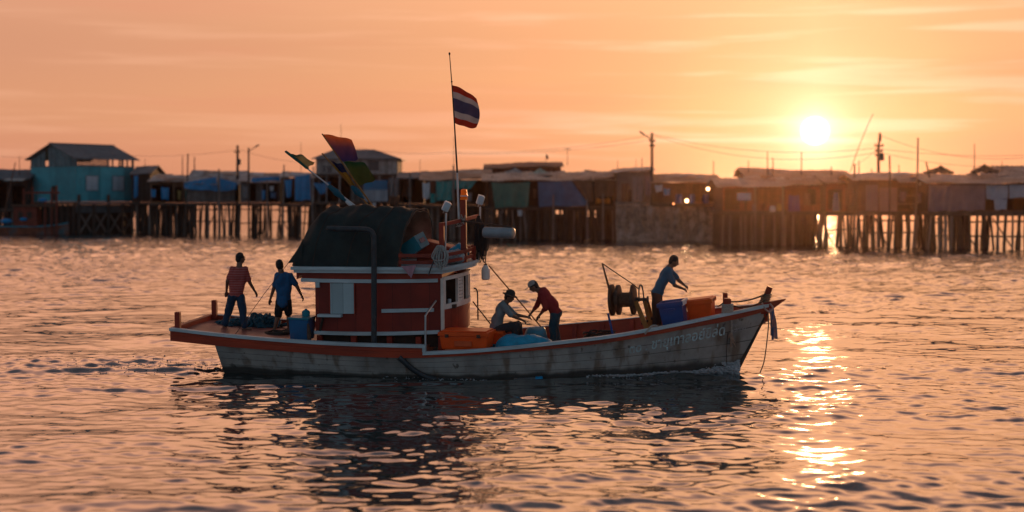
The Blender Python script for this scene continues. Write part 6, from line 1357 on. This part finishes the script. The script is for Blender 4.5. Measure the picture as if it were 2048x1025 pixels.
for a, b_, c, d, l in ((1972, 2016, 371, 399, 'left of the two white sheets on the big hut'), (2018, 2066, 370, 396, 'right white sheet on the big hut at the picture edge'), (1988, 2014, 399, 420, 'lower white cloth below the left white sheet')):
    hang(l, 'hanging_sheet', 'sheet', ((a, c), (b_, c), (b_-1, d), (a+1, d)), Y-.5, mat('pale_blue_sheet', (.30, .36, .42), .85, .15, 1.2, .1), .07, 3, sagz=0)
for a, b_, c, d, m, l in ((1000, 1008, 414, 428, T_white, 'white shirt drying below the dark green tarp'), (1066, 1073, 376, 398, T_brown, 'brown towel between the green and the slate blue tarps'), (893, 902, 384, 404, T_brown, 'brown trousers drying below the square teal sheet'), (930, 944, 384, 404, T_grey, 'grey blanket under the long teal sheet'), (1290, 1303, 352, 392, T_lav, 'mauve sheet at the right end of the tin shed'), (1327, 1340, 376, 392, T_blue, 'blue towel on the wall left of the lamps'), (1455, 1468, 382, 402, T_brown, 'brown cloth at the left end of the long shed'), (1608, 1622, 384, 412, T_brown, 'dark brown sheet at the right end of the long shed'), (1690, 1704, 376, 412, T_brown, 'brown sheet beside the white tapering cloth'), (1800, 1812, 382, 404, T_lav, 'mauve cloth on the two bar rail'), (1832, 1844, 384, 408, T_grey, 'grey cloth on the two bar rail'), (486, 497, 372, 398, T_grey, 'grey sheet at the left of the open fronted hut'), (604, 612, 402, 414, T_brown, 'brown rag below the square blue sheet'), (745, 752, 404, 416, T_white, 'white rag below the painted panel')):
    hang(l, 'hanging_cloth', 'cloth', ((a, c), (b_, c+1), (b_-1, d-2), (a+1, d)), shoreY((a+b_)/2)-1.1, m, .07, 3)
# extra loose piles standing in front
for k, (a, b_, t_, m) in enumerate(((376, 372, 308, M_stilt), (497, 498, 296, M_stilt), (438, 438, 338, M_stiltp), (534, 536, 360, M_stiltp), (568, 566, 330, M_stiltp), (621, 628, 352, M_stiltp), (820, 820, 345, M_stiltp), (907, 908, 330, M_stiltp), (985, 982, 352, M_stiltp), (1107, 1106, 390, M_stiltp), (1174, 1175, 398, M_stiltp), (1206, 1206, 388, M_stiltp), (1447, 1446, 365, M_stilt), (1510, 1511, 372, M_stiltp), (1566, 1565, 372, M_stiltp), (1709, 1708, 328, M_stilt))):
    pole('tall mooring pole ' + ['before the shed left of the blue tarp', 'behind the open fronted hut', 'in the middle of the blue tarp', 'before the open fronted hut', 'left of the square blue sheet', 'right of the square blue sheet', 'by the narrow grey curtain', 'before the square teal sheet', 'at the left edge of the dark green tarp', 'below the slate blue tarp', 'at the right tip of the slate blue tarp', 'between the orange buoys', 'at the right end of the bank', 'at the left of the mauve cloth', 'right of the ochre sack', 'before the narrow dark hut'][k], a, t_, 480 if a < 1240 else 500, shoreY(a)-1.6, RS.uniform(.10, .15), b_, m, 'mooring_pole')
for (a, b_, t_, l, bd) in ((1779, 1776, 312, 'thick leaning mooring pole before the panelled hut', .1), (1836, 1826, 276, 'tall thin leaning pole left of the mauve curtain', .1), (1852, 1866, 324, 'crooked pole at the left edge of the mauve curtain', .35), (1746, 1700, 228, 'very tall thin leaning rod right of the sun', -.1)):
    pole(l, a, t_, 500 if t_ != 228 else 346, shoreY(a)-1.4, .11 if t_ != 228 else .035, b_, M_stiltp if t_ == 276 else M_stilt, 'mooring_pole', bend=bd)
for (a, t_, l, r1_) in ((39, 312, 'thin pole above the low blue roof', .05), (290, 318, 'thin pole above the dark boarded hut', .04), (365, 312, 'first thin pole behind the grey roofed shed', .07), (389, 314, 'stout short pole behind the blue tarp', .09), (437, 340, 'stub pole over the blue tarp', .04), (602, 285, 'thin mast behind the square blue sheet', .035), (682, 248, 'tall thin mast behind the violet flag', .035), (840, 320, 'thin mast over the teal roof', .035), (908, 272, 'thin mast left of the flag pole', .03), (1235, 320, 'slim post over the long hut', .04), (1272, 318, 'left of two posts over the tin shed', .03), (1284, 316, 'right thicker post over the tin shed', .06), (1427, 322, 'post over the brown hut roof', .06), (1497, 322, 'post at the corner of the small dark hut', .05), (1535, 303, 'taller post over the small dark hut', .06), (1546, 316, 'shorter post over the small dark hut', .06), (1603, 304, 'post left of the sun over the brown roof', .06), (1663, 334, 'short post right below the sun', .07), (1718, 322, 'post over the panelled hut left end', .06), (1743, 338, 'stub over the panelled hut', .06), (1798, 330, 'stub over the small awning', .06), (1949, 288, 'thin mast over the big hut', .05), (2004, 322, 'thin rod by the aerial over the big hut', .03)):
    pole(l, a, t_, 366, shoreY(a)+5, r1_, name='roof_pole')
# utility poles
def utility(label, px, pt, Y, r1_, arms, lamp=None, box=None):
    u_ = root('utility_pole', label, 'utility pole', (X(px, Y), Y, 0)); x = X(px, Y); zt_ = Z(pt, Y); mb = MB(); mb.tube([(x, Y, -1), (x, Y, zt_/2), (x, Y, zt_)], [r1_*1.3, r1_*1.1, r1_*.8], 9); add(u_, 'shaft', mb, M_stilt, True)
    for dz_, L_ in arms: mb = MB(); mb.box((x-L_, Y-.25, zt_-dz_), (x+L_, Y-.12, zt_-dz_+.12)); add(u_, 'cross_arm', mb, M_stilt)
    for dz_, L_ in arms:
        for q_ in (-.8, .8): mb = MB(); mb.lathe((x+L_*q_, Y-.18, zt_-dz_+.12), (0, 0, 1), [(0, .05), (.06, .07), (.12, .04)], 8); add(u_, 'insulator', mb, M_iron)
    if lamp:
        a = (x, Y-.1, Z(lamp[0][1], Y)); b_ = (X(lamp[1][0], Y), Y-.5, Z(lamp[1][1], Y)); mb = MB(); mb.tube([a, b_], .05, 6); ar = add(u_, 'lamp_arm', mb, M_iron)
        d = (Vector(b_)-Vector(a)).normalized(); mb = MB(); mb.beam(b_, tuple(Vector(b_)+d*.55), .2, .12); add(u_, 'lamp_head', mb, M_iron, under=ar)
    if box: mb = MB(); mb.lathe((x+.22, Y-.2, Z(box, Y)), (0, 0, 1), [(0, .2), (.04, .24), (.62, .24), (.7, .12)], 12); add(u_, 'transformer', mb, M_iron, True)
    return (x, Y-.18, zt_)
u1 = utility('dark thick utility pole above the open fronted hut', 475, 291, shoreY(475)+3, .17, ((.9, .35),), box=330)
u2 = utility('slim street lamp pole beside the dark utility pole', 498, 296, shoreY(497)+3, .07, (), lamp=((497, 303), (512, 295)))
u3 = utility('utility pole with street lamp arm above the tin shed', 1304, 266, shoreY(1304)-.8, .15, ((.9, .3), (1.4, .25)), lamp=((1303, 281), (1287, 270)))
u4 = utility('bent utility pole with transformer right of the sun', 1757, 288, shoreY(1757)+4, .15, ((.25, .4), (.7, .35), (1.1, .35)), box=322)
mb = MB(); Yq = shoreY(1757)+3.9; mb.tube([(X(1757.5, Yq), Yq, Z(292, Yq)), (X(1760, Yq), Yq, Z(266, Yq))], .10, 7); mb.box((X(1758, Yq), Yq-.15, Z(283, Yq)), (X(1762, Yq), Yq+.1, Z(270, Yq))); solo('pole_top', 'slanting spar lashed to the top of the bent utility pole', 'spar', mb, M_stilt, (X(1757.5, Yq), Yq, Z(292, Yq)))
# wires
def wire(label, pts, r1_=.016):
    mb = MB(); P_ = []
    for (a, b_, c, d, Ya_, Yb2, s_) in pts: P_ += sag((X(a, Ya_), Ya_, Z(b_, Ya_)), (X(c, Yb2), Yb2, Z(d, Yb2)), s_, 16)
    mb.tube(P_, r1_, 5); solo('power_line', label, 'wire', mb, M_iron, tuple(P_[0]), group='power lines over the village')
wire('thin wire from the dark utility pole down to the far left', [(475, 300, 268, 312, u1[1], u1[1]+4, .3), (268, 312, -20, 312, u1[1]+4, u1[1]+6, .3)])
wire('thin wire from the dark utility pole sagging to the pale gable house', [(475, 298, 700, 320, u1[1], u1[1]+4, .9)])
wire('upper long wire from the lamp pole leftwards past the flag mast', [(1304, 270, 900, 305, u3[1], u3[1]+15, .6), (900, 305, 690, 290, u3[1]+15, u3[1]+22, .5)])
wire('lower long wire from the lamp pole leftwards', [(1304, 280, 900, 308, u3[1], u3[1]+15, .5)])
wire('upper wire between lamp pole and bent utility pole', [(1304, 268, 1757, 296, u3[1], u4[1], 1.0)])
wire('lower wire between lamp pole and bent utility pole', [(1304, 270, 1757, 305, u3[1], u4[1], 1.4)])
wire('upper wire from the bent utility pole to the right edge', [(1757, 270, 2070, 314, u4[1], u4[1]-4, .9)])
wire('middle wire from the bent utility pole to the right edge', [(1757, 298, 2070, 310, u4[1], u4[1]-4, .3)])
wire('lowest wire from the bent utility pole to the right edge', [(1757, 304, 2070, 330, u4[1], u4[1]-4, .6)])
wire('short steep wire from the bent utility pole down to a roof', [(1754, 300, 1708, 332, u4[1], u4[1]-2, .1)], .012)
# aerials, small flag
def aerial(label, px, pt, pb, Y, n_=5, wd=.7):
    a_ = root('tv_aerial', label, 'aerial', (X(px, Y), Y, Z(pb, Y))); mb = MB(); mb.tube([(X(px, Y), Y, Z(pb, Y)), (X(px, Y), Y, Z(pt, Y))], .03, 6); add(a_, 'mast', mb, M_iron)
    mb = MB(); z_ = Z(pt+3, Y); mb.beam((X(px, Y)-wd, Y, z_), (X(px, Y)+wd, Y, z_), .035)
    for k in range(n_): xx = X(px, Y)-wd+2*wd*k/(n_-1); mb.beam((xx, Y-.3, z_), (xx, Y+.3, z_+.1), .025)
    add(a_, 'elements', mb, M_iron)
aerial('tv aerial over the dark brown barn', 1135, 296, 332, shoreY(1135)+12, 4, .35); aerial('long tv aerial over the big hut', 1985, 330, 345, shoreY(1985)+4, 7, 1.1)
p = (X(1092, 160), 160, Z(328, 160)); fl_ = root('roof_flag', 'tiny dark flag on the dark brown barn roof', 'flag', p); mb = MB(); mb.tube([p, (p[0], p[1], Z(308, 160))], .03, 6); add(fl_, 'staff', mb, M_iron)
mb = MB(); mb.sheet(lambda u, v: (p[0]+.25*u, p[1]+.05*math.sin(4*u), Z(309+8*v+3*u, 160)), 6, 5, .02); add(fl_, 'flag_cloth', mb, M_iron)
# moored red boat far left
Ym = shoreY(90)-4; mrt = root('moored_boat', 'moored red and orange fishing boat under the turquoise house', 'fishing boat', (X(85, Ym), Ym, 0)); xs = lambda px: X(px, Ym)
rings = []
for i in range(17):
    t = i/16; x = xs(-30)+(xs(137)-xs(-30))*t; wdt = 1.1*math.sin(math.pi*min(.5+t*.49, .98)); sh_ = 1.0+.9*max(0, t-.6)**2*3
    rings.append([(x, Ym-wdt, sh_), (x+.1*t, Ym-wdt*.7, -.4), (x+.1*t, Ym+wdt*.7, -.4), (x, Ym+wdt, sh_)])
mb = MB(); mb.loft(rings, True); add(mrt, 'hull', mb, mat('dull_orange_hull', (.20, .06, .03), .7, .4, 1.5, .1, dirt=(.06, .10, .11)), True)
mb = MB(); mb.loft([[(r_[0][0], r_[0][1]-.05, r_[0][2]-.12), (r_[0][0], r_[0][1]-.05, r_[0][2]+.05), (r_[0][0], r_[3][1]+.05, r_[0][2]+.05), (r_[0][0], r_[3][1]+.05, r_[0][2]-.12)] for r_ in rings], True); add(mrt, 'gunwale', mb, M_teal)
mb = MB(); mb.box((xs(32), Ym-.8, 1.0), (xs(78), Ym+.8, Z(414, Ym))); add(mrt, 'cabin', mb, mat('dull_red_cabin', (.17, .035, .02), .7, .3, 2, .1))
for a in (40, 58): mb = MB(); mb.box((xs(a), Ym-.83, 1.9), (xs(a+10), Ym-.79, 2.7)); add(mrt, 'cabin_window', mb, M_dark)
mb = MB(); mb.box((xs(28), Ym-1.1, Z(414, Ym)+.005), (xs(112), Ym+1.1, Z(409, Ym))); add(mrt, 'cabin_roof', mb, M_rust)
for a, t_, b_ in ((50, 378, 410), (68, 374, 410), (106, 376, 440), (116, 372, 440), (93, 404, 440)): mb = MB(); mb.box((xs(a)-.09, Ym-.6, Z(b_+30, Ym) if b_ > 420 else Z(411, Ym)), (xs(a)+.09, Ym-.42, Z(t_, Ym))); add(mrt, 'frame_post', mb, mat('dull_red_cabin', (.17, .035, .02)))
mb = MB(); mb.box((xs(48), Ym-.62, Z(388, Ym)), (xs(122), Ym-.44, Z(384, Ym))); add(mrt, 'cross_beam', mb, mat('dull_red_cabin', (.17, .035, .02)))
for (a, c, r1_, l) in ((90, 397, .45, 'blue tarp lump on the moored red boat roof'), (18, 438, .55, 'blue tarp bundle astern on the moored red boat'), (52, 436, .36, 'small blue bundle beside the moored boat cabin')):
    p = (xs(a), Ym-.9, Z(c, Ym)-r1_*.5); mb = MB(); mb.ell(p, (r1_*1.3, 0, 0), (0, r1_, 0), (0, 0, r1_*.6)); solo('tarp_bundle', l, 'tarp', mb, T_blue, p, smooth=True)
pole('long leaning spar rising from the moored red boat', 31, 325, 445, Ym-1, .08, 5, M_rust, 'leaning_spar')

# loose sheets and clutter thrown on the roofs
rgc = random.Random(77)
for k, (px, py) in enumerate(((330, 352), (352, 356), (430, 347), (455, 349), (520, 350), (545, 351), (598, 350), (862, 349), (890, 346), (925, 345), (955, 347), (1000, 352), (1040, 349), (1085, 350), (1120, 347), (1150, 349), (1180, 346), (1210, 348), (1345, 356), (1375, 354), (1400, 357), (1470, 362), (1505, 358), (1540, 362), (1590, 358), (1620, 360), (1735, 353), (1770, 355), (1800, 352), (1880, 356), (1910, 358), (1945, 352))):
    Y = shoreY(px)+1.2; L_ = rgc.uniform(.8, 2.2); D_ = rgc.uniform(.6, 1.2); tl = rgc.uniform(-.18, .22); sl = .26; c = Vector((X(px, Y), Y, Z(py, Y)+.10)); mb = MB(); ph = rgc.random()*6
    mb.sheet(lambda u, v: (c.x+(u-.5)*L_, c.y+(v-.5)*D_, c.z+(u-.5)*L_*tl*.5+(v-.5)*D_*sl+.03*math.sin(u*L_*20)+.05*math.sin(3*u+ph)), int(L_*24), 3, .03)
    solo('roof_sheet', 'loose tin sheet lying on a village roof', 'sheet', mb, rgc.choice((R_tin, R_rust, R_warm, R_warm, T_white if rgc.random() < .3 else R_rust)), tuple(c), smooth=True, group='loose tin sheets on the village roofs', ang=70)
for k, (px, py, l, m) in enumerate(((1080, 346, 'crumpled pale green plastic heap on the long hut roof', mat('pale_green_plastic', (.30, .40, .34), .6, .3, 3, .2)), (1880, 343, 'dark bushy scrap heap on the roof left of the big hut', M_stilt), (1968, 341, 'dark scrap heap on the ridge of the big hut', M_stilt), (1030, 345, 'pale crumpled tarp on the left of the long hut roof', R_tin))):
    Y = shoreY(px)+2.0; c = Vector((X(px, Y), Y, Z(py+4, Y))); mb = MB(); ph = rgc.random()*6
    def hp_(u, v):
        a_ = 2*math.pi*u; r1_ = (1-v)*(1.1+.25*math.sin(3*a_+ph)+.15*math.sin(7*a_)); return (c.x+r1_*math.cos(a_), c.y+r1_*.6*math.sin(a_), c.z+.45*v*(1+.4*math.sin(5*a_))+.1*math.sin(9*a_+5*v))
    mb.sheet(hp_, 40, 8, .04); solo('heap', l, 'heap', mb, m, tuple(c), smooth=True)
# ------------------------------------------------------------------ thin warm haze added to imitate lens glow round the sun
hz = bpy.data.materials.new('glow_haze'); hz.use_nodes = True; N = hz.node_tree.nodes; L = hz.node_tree.links; N.clear()
pvn = N.new('ShaderNodeVolumePrincipled'); pvn.inputs['Color'].default_value = (1.0, .62, .40, 1); pvn.inputs['Density'].default_value = .00007; pvn.inputs['Anisotropy'].default_value = .955
mo = N.new('ShaderNodeOutputMaterial'); L.new(pvn.outputs[0], mo.inputs['Volume'])
mb = MB(); mb.box((-9500, -950, -4), (9500, 9500, 13)); solo('haze', None, None, mb, hz, (0, 0, 0), kind='stuff')
